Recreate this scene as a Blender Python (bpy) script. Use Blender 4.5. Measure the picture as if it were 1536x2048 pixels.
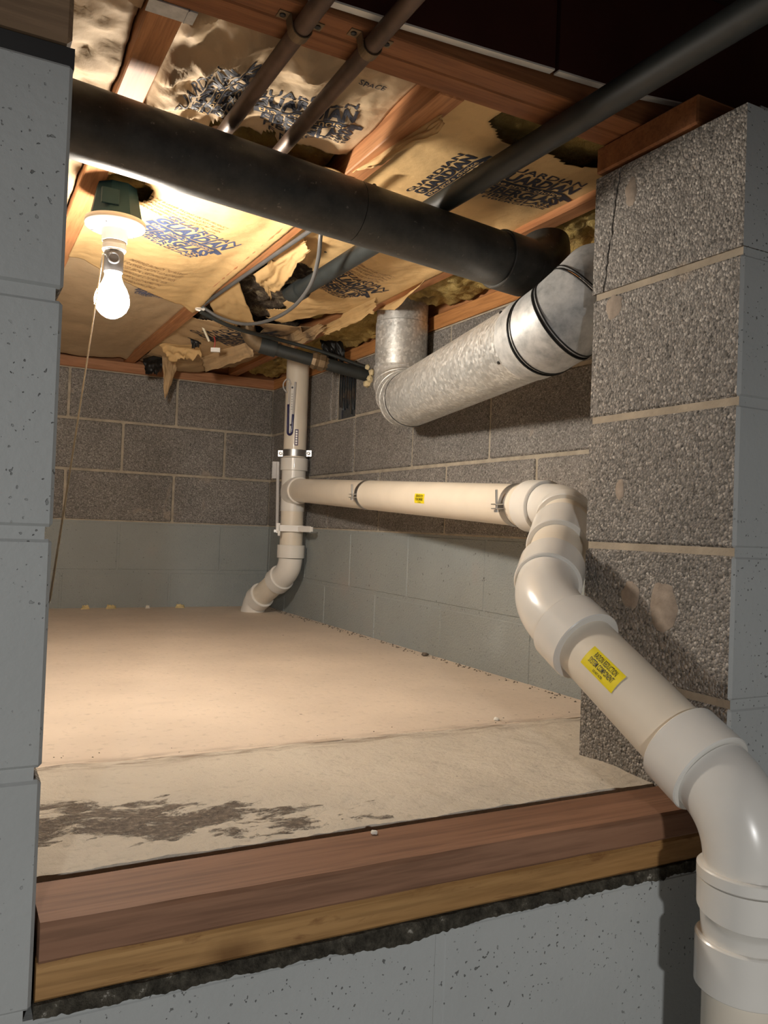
import bpy, bmesh, math, random
from mathutils import Vector, Matrix, noise
from mathutils.bvhtree import BVHTree
random.seed(7)
for o in list(bpy.data.objects): bpy.data.objects.remove(o)
SC = bpy.context.scene
COL = SC.collection

# ------------------------------------------------------------------ camera
# metres; the camera sits at the origin, X runs along the opening wall, Y into the crawl space
YAW, PITCH, ROLL, FPX = .4868, .019, -.0376, 1646.0
CF = Vector((math.sin(YAW)*math.cos(PITCH), math.cos(YAW)*math.cos(PITCH), math.sin(PITCH)))
_rt = Vector((math.cos(YAW), -math.sin(YAW), 0)); _up = _rt.cross(CF)
CR = _rt*math.cos(ROLL) - _up*math.sin(ROLL)
CU = _up*math.cos(ROLL) + _rt*math.sin(ROLL)
cam = bpy.data.cameras.new('camera'); camo = bpy.data.objects.new('camera', cam); COL.objects.link(camo)
camo.matrix_world = Matrix(((CR.x, CU.x, -CF.x, 0), (CR.y, CU.y, -CF.y, 0), (CR.z, CU.z, -CF.z, 0), (0, 0, 0, 1)))
cam.sensor_fit = 'AUTO'; cam.sensor_width = 36; cam.lens = 36*FPX/2048; cam.clip_start = .02
SC.camera = camo

# ------------------------------------------------------------------ light
W = bpy.data.worlds.new('world'); SC.world = W; W.use_nodes = True
W.node_tree.nodes['Background'].inputs[0].default_value = (.95, .98, 1, 1)
W.node_tree.nodes['Background'].inputs[1].default_value = .035
la = bpy.data.lights.new('basement_ceiling_lamp', 'AREA'); la.shape = 'DISK'; la.size = .15
la.energy = 84; la.color = (1, .985, .955)
lo = bpy.data.objects.new('basement_ceiling_lamp', la); COL.objects.link(lo)
lo.location = (-.80, -2.40, .648)
lo.rotation_euler = (math.radians(12), 0, 0)          # recessed between the added joists, facing down
BULB_STRENGTH = 520
vs = SC.view_settings; vs.view_transform = 'Standard'; vs.look = 'None'; vs.gamma = 1; vs.use_curve_mapping = False
vs.exposure = .14

def P(u, v, x=None, y=None, z=None, d=None):
    """photo pixel -> point where its ray meets a plane"""
    r = CR*((u-768)/FPX) + CU*((1024-v)/FPX) + CF
    t = x/r.x if x is not None else y/r.y if y is not None else z/r.z if z is not None else d
    return r*t

# ------------------------------------------------------------------ key planes
R0, RS = -.0153, .2032
def row(i): return R0 + RS*i
ZF, YB, XR, XV, YI, YF, XL = -.3669, 3.4723, 1.2581, .9251, 1.0406, .7487, .0791
ZB = -1.5                       # basement floor
WT = row(3)                     # top of the block walls
JB = .64                        # underside of the floor joists
JT = .875                       # top of joists

# ------------------------------------------------------------------ materials
def lin(c):
    return tuple(((v/12.92) if v <= .04045 else ((v+.055)/1.055)**2.4) for v in c)
class MT:
    def __init__(s, name, rough=.6, metal=0, spec=.5):
        s.m = bpy.data.materials.new(name); s.m.use_nodes = True; s.t = s.m.node_tree
        s.b = s.t.nodes['Principled BSDF']; s.b.inputs['Roughness'].default_value = rough
        s.b.inputs['Metallic'].default_value = metal; s.b.inputs['Specular IOR Level'].default_value = spec
        s.pos = s.n('ShaderNodeNewGeometry').outputs['Position']
    def n(s, t, **k):
        n = s.t.nodes.new(t)
        for a, v in k.items(): setattr(n, a, v)
        return n
    def L(s, a, b): s.t.links.new(a, b)
    def scaled(s, sc):
        m = s.n('ShaderNodeMapping'); m.inputs['Scale'].default_value = sc; s.L(s.pos, m.inputs['Vector']); return m.outputs[0]
    def noise(s, scale, detail=4, rough=.55, vec=None, dist=0):
        n = s.n('ShaderNodeTexNoise'); n.inputs['Scale'].default_value = scale; n.inputs['Detail'].default_value = detail
        n.inputs['Roughness'].default_value = rough; n.inputs['Distortion'].default_value = dist
        s.L(vec or s.pos, n.inputs['Vector']); return n.outputs['Fac']
    def vor(s, scale, out='Distance', vec=None, feature='F1'):
        n = s.n('ShaderNodeTexVoronoi', feature=feature); n.inputs['Scale'].default_value = scale
        s.L(vec or s.pos, n.inputs['Vector']); return n.outputs[out]
    def ramp(s, fac, stops, interp='LINEAR'):
        r = s.n('ShaderNodeValToRGB'); r.color_ramp.interpolation = interp
        while len(r.color_ramp.elements) < len(stops): r.color_ramp.elements.new(.5)
        for e, (p, c) in zip(r.color_ramp.elements, stops):
            e.position = p; e.color = (*c, 1) if isinstance(c, tuple) else (c, c, c, 1)
        s.L(fac, r.inputs[0]); return r.outputs[0]
    def mix(s, fac, a, b, blend='MIX'):
        m = s.n('ShaderNodeMix', data_type='RGBA', blend_type=blend)
        for i, v in ((0, fac), (6, a), (7, b)):
            if hasattr(v, 'links'): s.L(v, m.inputs[i])
            else: m.inputs[i].default_value = v if i == 0 else (*v, 1)
        return m.outputs[2]
    def math(s, op, a, b=0, c=None, clamp=False):
        m = s.n('ShaderNodeMath', operation=op, use_clamp=clamp)
        for i, v in enumerate((a, b) if c is None else (a, b, c)):
            if hasattr(v, 'links'): s.L(v, m.inputs[i])
            else: m.inputs[i].default_value = v
        return m.outputs[0]
    def xyz(s):
        n = s.n('ShaderNodeSeparateXYZ'); s.L(s.pos, n.inputs[0]); return n.outputs
    def col(s, c):
        if hasattr(c, 'links'): s.L(c, s.b.inputs['Base Color'])
        else: s.b.inputs['Base Color'].default_value = (*c, 1)
        return s
    def rough(s, c): s.L(c, s.b.inputs['Roughness']); return s
    def bump(s, h, strength=.5, dist=.003):
        b = s.n('ShaderNodeBump'); b.inputs['Strength'].default_value = strength; b.inputs['Distance'].default_value = dist
        s.L(h, b.inputs['Height'])
        prev = s.b.inputs['Normal']
        if prev.links: s.L(prev.links[0].from_socket, b.inputs['Normal'])
        s.L(b.outputs[0], prev); return s
M = {}
def m_block(name, tint, ramp):
    k = MT(name, .92, spec=.2)
    cell = k.vor(270, 'Color'); sep = k.n('ShaderNodeSeparateColor'); k.L(cell, sep.inputs[0])
    sp = k.ramp(sep.outputs[0], ramp)
    base = k.ramp(k.noise(4.5, 4), [(.3, tuple(c*.82 for c in tint)), (.7, tuple(c*1.12 for c in tint))])
    c = k.mix(1, base, sp, 'MULTIPLY')
    pit = k.ramp(k.noise(150, 2), [(.28, .25), (.42, 1.0)])
    c = k.mix(.7, c, pit, 'MULTIPLY')
    patch = k.ramp(k.noise(9, 3, dist=.6), [(.69, 0.0), (.75, 1.0)])
    c = k.mix(k.math('MULTIPLY', patch, .55), c, tuple(v*f for v, f in zip(tint, (1.4, 1.25, 1.1))))
    d = k.vor(270); g = k.noise(120, 3)
    k.col(c).bump(k.math('ADD', k.math('MULTIPLY', d, -.9), k.math('MULTIPLY', g, 1.4)), .7, .004)
    M[name] = k.m
m_block('block', (.295, .277, .258), [(0, .55), (.45, .84), (.8, 1.03), (.93, 1.2), (1, 1.5)])
m_block('block_reveal', (.29, .27, .247), [(0, .44), (.40, .78), (.8, 1.03), (.93, 1.28), (1, 1.7)])
def m_paint(name, tint, pits=1.0):
    k = MT(name, .55, spec=.35)
    base = k.ramp(k.noise(3.2, 5), [(.3, tuple(c*.92 for c in tint)), (.7, tuple(c*1.07 for c in tint))])
    pm = k.ramp(k.noise(210, 1.5), [(.275, 1.0), (.31, 0.0)])
    area = k.ramp(k.noise(7, 2), [(.40, .0), (.56, 1.0)])
    f = k.math('MULTIPLY', k.math('MULTIPLY', pm, area), pits, clamp=True)
    pm2 = k.ramp(k.noise(40, 1), [(.175, 1.0), (.19, 0.0)])
    f = k.math('MAXIMUM', f, pm2)
    k.col(k.mix(f, base, (.15, .155, .15)))
    k.bump(k.noise(130, 4), .22, .003); k.bump(k.math('MULTIPLY', f, -1), .8, .003)
    M[name] = k.m
m_paint('paint', (.42, .437, .435))
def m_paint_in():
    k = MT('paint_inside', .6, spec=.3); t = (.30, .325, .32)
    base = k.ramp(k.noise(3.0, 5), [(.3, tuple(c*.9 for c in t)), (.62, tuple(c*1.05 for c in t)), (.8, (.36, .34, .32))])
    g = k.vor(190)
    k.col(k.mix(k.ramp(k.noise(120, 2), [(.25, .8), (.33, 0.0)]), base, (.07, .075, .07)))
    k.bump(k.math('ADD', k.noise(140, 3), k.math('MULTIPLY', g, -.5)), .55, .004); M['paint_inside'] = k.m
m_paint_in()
def m_simple(name, c, rough=.6, metal=0, spec=.5, var=.12, vs_=20, bump=0, bs=100, bd=.002):
    k = MT(name, rough, metal, spec)
    if var: k.col(k.ramp(k.noise(vs_, 4), [(.3, tuple(v*(1-var) for v in c)), (.7, tuple(v*(1+var) for v in c))]))
    else: k.col(c)
    if bump: k.bump(k.noise(bs, 4), bump, bd)
    M[name] = k.m; return k
m_simple('mortar', (.42, .37, .295), .95, spec=.2, var=.18, vs_=30, bump=.6, bs=160, bd=.003)
m_simple('mortar_tan', (.36, .305, .235), .95, spec=.2, var=.16, vs_=25, bump=.5, bs=160, bd=.002)
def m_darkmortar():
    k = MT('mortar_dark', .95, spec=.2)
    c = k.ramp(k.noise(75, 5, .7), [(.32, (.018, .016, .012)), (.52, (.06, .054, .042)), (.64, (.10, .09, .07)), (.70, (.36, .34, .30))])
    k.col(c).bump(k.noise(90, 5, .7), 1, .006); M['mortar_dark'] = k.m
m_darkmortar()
def m_floor(name, tint, gs, bstr, stain):
    k = MT(name, .72, spec=.35)
    x, y, z = k.xyz()
    c = k.ramp(k.noise(2.6, 5), [(.28, tuple(v*.86 for v in tint)), (.7, tuple(v*1.08 for v in tint))])
    c = k.mix(k.ramp(k.noise(gs, 3), [(.26, .4), (.42, 0.0)]), c, tuple(v*.5 for v in tint))
    sp = k.ramp(k.noise(46, 2), [(.215, 1.0), (.235, 0.0)]); c = k.mix(sp, c, (.10, .075, .055))
    streak = k.ramp(k.noise(1, 5, .6, vec=k.scaled((4, 17, 1))), [(.64, 0.0), (.80, .35)]); c = k.mix(streak, c, tuple(v*.66 for v in tint))
    if stain:
        # an old dirt patch with a ragged outline, along the sill
        n = k.noise(1, 6, .68, vec=k.scaled((17, 26, 17)), dist=.25)
        ey = k.math('SUBTRACT', k.math('ADD', y, k.math('MULTIPLY', x, .30)), 1.068)
        dx = k.math('DIVIDE', k.math('SUBTRACT', x, .18), .25); dy = k.math('DIVIDE', ey, .072)
        e = k.math('ADD', k.math('MULTIPLY', dx, dx), k.math('MULTIPLY', dy, dy))
        f = k.ramp(k.math('SUBTRACT', k.math('ADD', n, .10), k.math('MULTIPLY', e, .12)), [(.50, 0.0), (.575, 1.0)])
        dirt = k.ramp(k.noise(120, 4, .7), [(.3, (.075, .058, .045)), (.55, (.17, .135, .105)), (.7, (.38, .32, .25))])
        c = k.mix(f, c, dirt); k.bump(k.math('MULTIPLY', f, k.noise(60, 5, .7)), .9, .008)
    dirt2 = k.math('ABSOLUTE', k.math('SUBTRACT', k.math('ADD', y, k.math('MULTIPLY', k.noise(14, 4), .03)), 1.285))
    f2 = k.math('MULTIPLY', k.ramp(k.math('DIVIDE', dirt2, .045), [(0.0, 1.0), (1.0, 0.0)]), k.ramp(k.noise(1, 5, .7, vec=k.scaled((12, 60, 1))), [(.42, 0.0), (.6, .8)]))
    c = k.mix(f2, c, (.16, .105, .07))
    k.col(c).bump(k.noise(gs, 5, .65), bstr, .004); M[name] = k.m
m_floor('floor', (.68, .58, .48), 60, .25, False)
m_floor('ledge', (.60, .545, .46), 85, .85, True)
m_simple('floor_basement', (.34, .33, .31), .8, var=.1)
def m_wood(name, c0, c1, axis, rough=.6, ring=26, knots=False, stretch=14):
    k = MT(name, rough, spec=.3)
    s = [ring]*3; s[axis] = ring/stretch
    v = k.scaled(tuple(s))
    g = k.noise(1, 5, .6, vec=v, dist=.7)
    s2 = [ring*7]*3; s2[axis] = ring*.35
    f = k.noise(1, 3, .6, vec=k.scaled(tuple(s2)))
    c = k.ramp(g, [(.3, c0), (.5, tuple((a+b)/2 for a, b in zip(c0, c1))), (.68, c1)])
    c = k.mix(k.ramp(f, [(.35, .45), (.55, 0.0)]), c, tuple(v*.6 for v in c0))
    if knots:
        x, y, z = k.xyz()
        dx = k.math('DIVIDE', k.math('SUBTRACT', x, .255), .020); dz = k.math('DIVIDE', k.math('ADD', z, .407), .011)
        e = k.math('ADD', k.math('SQRT', k.math('ADD', k.math('MULTIPLY', dx, dx), k.math('MULTIPLY', dz, dz))), k.math('MULTIPLY', k.noise(60, 3), .8))
        c = k.mix(k.ramp(k.math('DIVIDE', e, 3), [(.22, .85), (.40, .55), (.75, 0.0)]), c, (.16, .075, .025))
        st = k.ramp(k.noise(1, 5, .65, vec=k.scaled((14, 14, 60)), dist=.8), [(.57, 0.0), (.68, .65)]); c = k.mix(st, c, (.17, .07, .025))
    k.col(c).bump(f, .2, .001); M[name] = k.m
m_wood('joist_y', (.36, .145, .055), (.56, .27, .12), 1)
m_wood('joist_x', (.22, .085, .034), (.34, .14, .055), 0)
m_wood('plate_x', (.34, .15, .07), (.50, .25, .13), 0)
m_wood('plate_y', (.42, .18, .06), (.60, .29, .11), 1)
m_wood('cap', (.185, .092, .054), (.315, .168, .102), 0, .68, ring=20)
m_wood('pine', (.31, .16, .055), (.50, .295, .12), 0, .55, ring=22, knots=True)
m_wood('old_beam', (.20, .125, .075), (.30, .20, .12), 0, .7)
m_simple('subfloor', (.028, .016, .013), .85, spec=.2, var=.3, vs_=8)
def m_kraft(name, tint, dark):
    k = MT(name, .72, spec=.2)
    c = k.ramp(k.noise(5, 5, .6), [(.25, tuple(v*.82 for v in tint)), (.7, tuple(v*1.1 for v in tint))])
    c = k.mix(k.ramp(k.noise(26, 4), [(.3, .3), (.5, 0.0)]), c, tuple(v*.62 for v in tint))
    if dark: c = k.mix(k.ramp(k.noise(6.5, 4, .6), [(.54, 0.0), (.64, .85)]), c, (.10, .066, .045))
    k.col(c).bump(k.noise(48, 4, .6), .35, .004)
    k.b.inputs['Sheen Weight'].default_value = 0
    M[name] = k.m
m_kraft('kraft', (.62, .415, .195), False)
m_kraft('kraft_old', (.52, .36, .20), True)
m_kraft('kraft_grey', (.52, .385, .24), False)
m_simple('ink', (.022, .024, .036), .65, var=.3, vs_=40)
m_simple('ink_blue', (.07, .09, .17), .5, var=.3, vs_=40)
m_simple('ink_brown', (.17, .085, .04), .5, var=0)
def m_fiber():
    k = MT('fiberglass', .95, spec=.15)
    c = k.ramp(k.noise(9, 6, .7), [(.3, (.34, .215, .065)), (.55, (.62, .45, .16)), (.75, (.74, .60, .30))])
    c = k.mix(k.ramp(k.noise(7, 4, .6), [(.57, 0.0), (.70, .9)]), c, (.10, .075, .05))
    k.col(c).bump(k.noise(60, 6, .75, dist=1.2), 1, .012); M['fiberglass'] = k.m
    k = MT('fiberglass_dirty', .95, spec=.15)
    c = k.ramp(k.noise(26, 6, .75), [(.32, (.03, .025, .022)), (.52, (.13, .10, .075)), (.66, (.42, .36, .24)), (.75, (.62, .54, .36))])
    k.col(c).bump(k.noise(70, 6, .75, dist=1.2), 1, .014); M['fiberglass_dirty'] = k.m
m_fiber()
def m_pvc(name, c, rough):
    k = MT(name, rough, spec=.5)
    k.col(k.ramp(k.noise(7, 4), [(.3, tuple(v*.93 for v in c)), (.7, tuple(min(v*1.04, .95) for v in c))]))
    k.b.inputs['Coat Weight'].default_value = .15; M[name] = k.m
m_pvc('pvc_pipe', (.80, .725, .61), .38)
m_pvc('pvc_fitting', (.80, .775, .725), .26)
m_simple('sticker', (.86, .70, .015), .4, var=.05)
m_simple('black_print', (.02, .018, .01), .5, var=0)
def m_galv():
    k = MT('galvanized', .4, .62, .5)
    cell = k.vor(150, 'Color'); s = k.n('ShaderNodeSeparateColor'); k.L(cell, s.inputs[0])
    c = k.ramp(s.outputs[1], [(0, (.52, .53, .52)), (.6, (.64, .65, .64)), (1, (.86, .87, .86))])
    c = k.mix(k.ramp(k.noise(12, 4), [(.52, 0.0), (.72, .45)]), c, (.36, .35, .33))
    k.col(c).rough(k.ramp(s.outputs[0], [(0, .30), (1, .55)])); k.bump(k.noise(70, 3), .12, .002); M['galvanized'] = k.m
    k = MT('galvanized_dull', .55, .35, .4)
    c = k.ramp(k.noise(24, 5, .65), [(.3, (.30, .31, .32)), (.5, (.52, .53, .53)), (.7, (.70, .70, .69))])
    k.col(c); M['galvanized_dull'] = k.m
    k = MT('steel', .38, 1); k.col((.5, .5, .49)); M['steel'] = k.m
m_galv()
def m_black():
    k = MT('black_pipe', .42, spec=.45)
    c = k.ramp(k.noise(26, 5, .65), [(.35, (.026, .027, .026)), (.7, (.062, .060, .054))])
    c = k.mix(k.ramp(k.noise(105, 3, .6), [(.66, 0.0), (.74, .6)]), c, (.22, .20, .17))
    k.col(c).bump(k.noise(90, 3), .1, .002); M['black_pipe'] = k.m
m_black()
m_simple('vent_black', (.022, .026, .026), .5, var=.2, vs_=30)
m_simple('copper_old', (.115, .072, .05), .5, .35, var=.35, vs_=25)
m_simple('bronze_old', (.20, .14, .08), .5, .5, var=.3, vs_=40)
m_simple('smear', (.30, .25, .205), .95, spec=.2, var=.25, vs_=45, bump=.6, bs=150, bd=.002)
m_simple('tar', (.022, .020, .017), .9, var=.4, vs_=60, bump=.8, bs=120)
m_simple('seal_black', (.008, .008, .008), .5, var=0)
m_simple('teal_box', (.010, .042, .060), .6, spec=.25, var=.1)
m_simple('porcelain', (.86, .83, .78), .25, var=.03)
m_simple('grey_plastic', (.075, .075, .08), .4, var=0)
m_simple('white_plastic', (.82, .81, .78), .35, var=.04)
m_simple('cord', (.72, .66, .52), .8, var=.1, vs_=90)
m_simple('grey_cable', (.085, .085, .085), .4, var=.1)
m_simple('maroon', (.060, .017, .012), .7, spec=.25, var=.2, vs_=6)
m_simple('pale_strip', (.86, .82, .74), .6, var=.1)
m_simple('foam', (.72, .60, .36), .8, var=.15, vs_=60, bump=.6, bs=90, bd=.004)
m_simple('rubble', (.16, .13, .105), .95, var=.4, vs_=60, bump=.6)
m_simple('leaf', (.66, .52, .26), .7, var=.2, vs_=60)
m_simple('crumb', (.78, .74, .66), .8, var=.1)
m_simple('red_wire', (.35, .03, .02), .4, var=0)
m_simple('fluid_blue', (.02, .02, .09), .15, var=0)
m_simple('purple_print', (.10, .07, .13), .5, var=0)
def m_clear(name, c, a, rough=.1):
    k = MT(name, rough, spec=.6); k.col(c); k.b.inputs['Alpha'].default_value = a; M[name] = k.m
m_clear('clear_plastic', (.70, .69, .69), .55)
k_ = MT('wet_plastic', .08, spec=.9); k_.col((.03, .035, .04)); k_.b.inputs['Coat Weight'].default_value = 1; M['wet_plastic'] = k_.m
k_ = MT('bulb_glow', .4); k_.col((.9, .9, .88)); k_.b.inputs['Emission Color'].default_value = (1, .895, .765, 1)
k_.b.inputs['Emission Strength'].default_value = BULB_STRENGTH; M['bulb_glow'] = k_.m

# ------------------------------------------------------------------ object helpers
def wloc(o):
    p = Vector((0, 0, 0))
    while o: p += o.location; o = o.parent
    return p
def empty(name, loc, label, cat, group=None):
    o = bpy.data.objects.new(name, None); COL.objects.link(o); o.location = loc; o.empty_display_size = .02
    o['label'] = label; o['category'] = cat
    if group: o['group'] = group
    return o
def tag(o, label, cat, group=None):
    o['label'] = label; o['category'] = cat
    if group: o['group'] = group
    return o
def struct(o): o['kind'] = 'structure'; return o
def obj(name, verts, faces, mat, parent=None, smooth=False, sharp=35, mats=None, fm=None, clean=True):
    """one mesh object from world coordinates; origin at its base or, for a part, under its parent"""
    verts = [Vector(v) for v in verts]
    if parent is not None: org = wloc(parent); loc = Vector((0, 0, 0))
    else:
        xs, ys, zs = zip(*verts); org = Vector(((min(xs)+max(xs))/2, (min(ys)+max(ys))/2, min(zs))); loc = org
    me = bpy.data.meshes.new(name); me.from_pydata([v-org for v in verts], [], faces)
    for m in (mats or [mat]): me.materials.append(M[m])
    if fm:
        for p, i in zip(me.polygons, fm): p.material_index = i
    if clean and not fm:
        bm = bmesh.new(); bm.from_mesh(me); bmesh.ops.recalc_face_normals(bm, faces=bm.faces[:]); bm.to_mesh(me); bm.free()
    if smooth:
        for p in me.polygons: p.use_smooth = True
        me.set_sharp_from_angle(angle=math.radians(sharp))
    me.update()
    o = bpy.data.objects.new(name, me); COL.objects.link(o); o.location = loc
    if parent is not None: o.parent = parent
    return o
class G:
    """collects shapes in world coordinates"""
    def __init__(s): s.v = []; s.f = []
    def add(s, v, f):
        n = len(s.v); s.v += [Vector(a) for a in v]; s.f += [tuple(i+n for i in q) for q in f]; return s
    def box(s, x0, x1, y0, y1, z0, z1, bev=0):
        if bev:
            v, f = bevbox(x1-x0, y1-y0, z1-z0, bev); c = Vector(((x0+x1)/2, (y0+y1)/2, (z0+z1)/2))
            return s.add([Vector(a)+c for a in v], f)
        v = [(x, y, z) for z in (z0, z1) for y in (y0, y1) for x in (x0, x1)]
        return s.add(v, [(0, 2, 3, 1), (4, 5, 7, 6), (0, 1, 5, 4), (2, 6, 7, 3), (0, 4, 6, 2), (1, 3, 7, 5)])
    def obox(s, c, ax, ay, az):
        """box about c with half-axis vectors"""
        c = Vector(c); ax, ay, az = Vector(ax), Vector(ay), Vector(az)
        v = [c+ax*i+ay*j+az*k for k in (-1, 1) for j in (-1, 1) for i in (-1, 1)]
        return s.add(v, [(0, 2, 3, 1), (4, 5, 7, 6), (0, 1, 5, 4), (2, 6, 7, 3), (0, 4, 6, 2), (1, 3, 7, 5)])
    def lathe(s, p, d, prof, seg=36):
        """profile [(along, radius)] about axis p + d"""
        p = Vector(p); d = Vector(d).normalized(); a = d.orthogonal().normalized(); b = d.cross(a)
        v = []; f = []
        for t, r in prof:
            for i in range(seg):
                th = 2*math.pi*i/seg; v.append(p+d*t+(a*math.cos(th)+b*math.sin(th))*r)
        n = len(prof)
        for k in range(n-1):
            for i in range(seg):
                j = (i+1) % seg; f.append((k*seg+i, k*seg+j, (k+1)*seg+j, (k+1)*seg+i))
        f.append(tuple(range(seg))[::-1]); f.append(tuple(range((n-1)*seg, n*seg)))
        return s.add(v, f)
    def sweep(s, pts, r, seg=16, caps=True):
        pts = [Vector(p) for p in pts]; n = len(pts); rr = r if isinstance(r, (list, tuple)) else [r]*n
        tg = [((pts[min(i+1, n-1)]-pts[max(i-1, 0)]).normalized()) for i in range(n)]
        a = tg[0].orthogonal().normalized(); v = []; f = []
        for i in range(n):
            a = (a-tg[i]*a.dot(tg[i])).normalized(); b = tg[i].cross(a)
            for j in range(seg):
                th = 2*math.pi*j/seg; v.append(pts[i]+(a*math.cos(th)+b*math.sin(th))*rr[i])
        for k in range(n-1):
            for i in range(seg):
                j = (i+1) % seg; f.append((k*seg+i, k*seg+j, (k+1)*seg+j, (k+1)*seg+i))
        if caps: f.append(tuple(range(seg))[::-1]); f.append(tuple(range((n-1)*seg, n*seg)))
        return s.add(v, f)
    def obj(s, name, mat, parent=None, **k): return obj(name, s.v, s.f, mat, parent, **k)
def bevbox(w, d, h, b):
    """box centred at the origin with chamfered edges"""
    x, y, z = w/2, d/2, h/2; b = min(b, x*.4, y*.4, z*.4); v = []; idx = {}
    for sx in (-1, 1):
        for sy in (-1, 1):
            for sz in (-1, 1):
                for a in range(3):
                    q = [sx*(x-b), sy*(y-b), sz*(z-b)]; q[a] = (sx*x, sy*y, sz*z)[a]
                    idx[(sx, sy, sz, a)] = len(v); v.append(tuple(q))
    f = []
    I = lambda s, a: idx[(s[0], s[1], s[2], a)]
    for a in range(3):
        o1, o2 = [i for i in range(3) if i != a]
        for sg in (-1, 1):
            q = []
            for s1, s2 in ((-1, -1), (1, -1), (1, 1), (-1, 1)):
                s = [0, 0, 0]; s[a] = sg; s[o1] = s1; s[o2] = s2; q.append(I(s, a))
            f.append(tuple(q))
    for a in range(3):          # edges along axis a
        o1, o2 = [i for i in range(3) if i != a]
        for s1 in (-1, 1):
            for s2 in (-1, 1):
                s = [0, 0, 0]; s[o1] = s1; s[o2] = s2
                A = s[:]; A[a] = -1; B = s[:]; B[a] = 1
                f.append((I(A, o1), I(B, o1), I(B, o2), I(A, o2)))
    for sx in (-1, 1):
        for sy in (-1, 1):
            for sz in (-1, 1): f.append(tuple(I((sx, sy, sz), a) for a in range(3)))
    return v, f
def bez(p0, d0, p1, d1, n=12, k=.39):
    """smooth bend from p0 (heading d0) to p1 (heading d1)"""
    p0, d0, p1, d1 = map(Vector, (p0, d0, p1, d1)); L = (p1-p0).length*k; a = p0+d0.normalized()*L; b = p1-d1.normalized()*L
    out = []
    for i in range(n+1):
        t = i/n; out.append(p0*(1-t)**3+a*3*t*(1-t)**2+b*3*t*t*(1-t)+p1*t**3)
    return out
def curve(pts, n=8):
    """Catmull-Rom through the points"""
    pts = [Vector(p) for p in pts]; q = [pts[0]*2-pts[1]]+pts+[pts[-1]*2-pts[-2]]; out = []
    for i in range(1, len(q)-2):
        a, b, c, d = q[i-1:i+3]
        for j in range(n):
            t = j/n; out.append(((b*2)+(c-a)*t+(a*2-b*5+c*4-d)*t*t+(b*3-a-c*3+d)*t**3)*.5)
    out.append(pts[-1]); return out
_blk = {}
def block_piece(parent, x0, x1, y0, y1, z0, z1, mats, paintface=None, bev=.004, name='block'):
    """one masonry unit; alike units share their mesh"""
    key = (round(x1-x0, 3), round(y1-y0, 3), round(z1-z0, 3), tuple(mats), paintface, bev)
    me = _blk.get(key)
    if me is None:
        v, f = bevbox(x1-x0, y1-y0, z1-z0, bev); me = bpy.data.meshes.new(name); me.from_pydata(v, [], f)
        bm = bmesh.new(); bm.from_mesh(me); bmesh.ops.recalc_face_normals(bm, faces=bm.faces[:]); bm.to_mesh(me); bm.free()
        for m in mats: me.materials.append(M[m])
        if paintface:
            a = Vector(paintface)
            for p in me.polygons: p.material_index = 1 if p.normal.dot(a) > .5 else 0
        _blk[key] = me
    o = bpy.data.objects.new(name, me); COL.objects.link(o); o.parent = parent
    o.location = Vector(((x0+x1)/2, (y0+y1)/2, (z0+z1)/2))-wloc(parent); return o

# ------------------------------------------------------------------ setting: floors and ceiling
g = G().box(-1.2, 1.9, 1.283, 3.7, ZF-.12, ZF); struct(g.obj('floor', 'floor'))
def heightfield(x0, x1, y0, y1, step, fn, depth):
    nx = max(2, round((x1-x0)/step)); ny = max(2, round((y1-y0)/step)); v = []; f = []
    for j in range(ny+1):
        for i in range(nx+1):
            x = x0+(x1-x0)*i/nx; y = y0+(y1-y0)*j/ny; v.append((x, y, fn(x, y)))
    w = nx+1
    for j in range(ny):
        for i in range(nx): f.append((j*w+i, j*w+i+1, (j+1)*w+i+1, (j+1)*w+i))
    ring = [i for i in range(w)]+[j*w+nx for j in range(1, ny+1)]+[ny*w+i for i in range(nx-1, -1, -1)]+[j*w for j in range(ny-1, 0, -1)]
    n = len(v)
    for i in ring: v.append((v[i][0], v[i][1], v[i][2]+depth))
    k = len(ring)
    for a in range(k): b = (a+1) % k; f.append((ring[a], n+a, n+b, ring[b]))
    f.append(tuple(range(n, n+k)))
    return v, f
def sstep(a, b, x): t = max(0, min(1, (x-a)/(b-a))); return t*t*(3-2*t)
def ledge_z(x, y):
    n = noise.noise(Vector((x*30, y*30, 2)))*.0022+noise.noise(Vector((x*9, y*11, 5)))*.004
    e = max(0, (y-1.22)/.06); edge = -.0025*min(1, e)**2
    return -.3565+n+edge*1.6-.006*sstep(.95, 1.2, y)
v, f = heightfield(-.6, 1.9, .876, 1.2822, .006, ledge_z, -.12)
v = [(a[0], a[1]+(.004*noise.noise(Vector((a[0]*25, 0, 1)))+.003*noise.noise(Vector((a[0]*75, 0, 1))) if a[1] < .879 else 0), a[2]) for a in v]
struct(obj('floor_ledge', v, f, 'ledge', smooth=True, sharp=60))
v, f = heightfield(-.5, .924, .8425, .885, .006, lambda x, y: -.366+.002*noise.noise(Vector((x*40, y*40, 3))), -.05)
struct(obj('trim_3', v, f, 'tar'))  # dark uneven strip filling the gap behind the sill boards
struct(G().box(-4, 5, -4, YF, ZB-.1, ZB).obj('floor_basement', 'floor_basement'))
struct(G().box(-4, 5, -4, 3.9, JT, JT+.03).obj('ceiling', 'subfloor'))

# ------------------------------------------------------------------ block walls
MJ = .010
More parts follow.
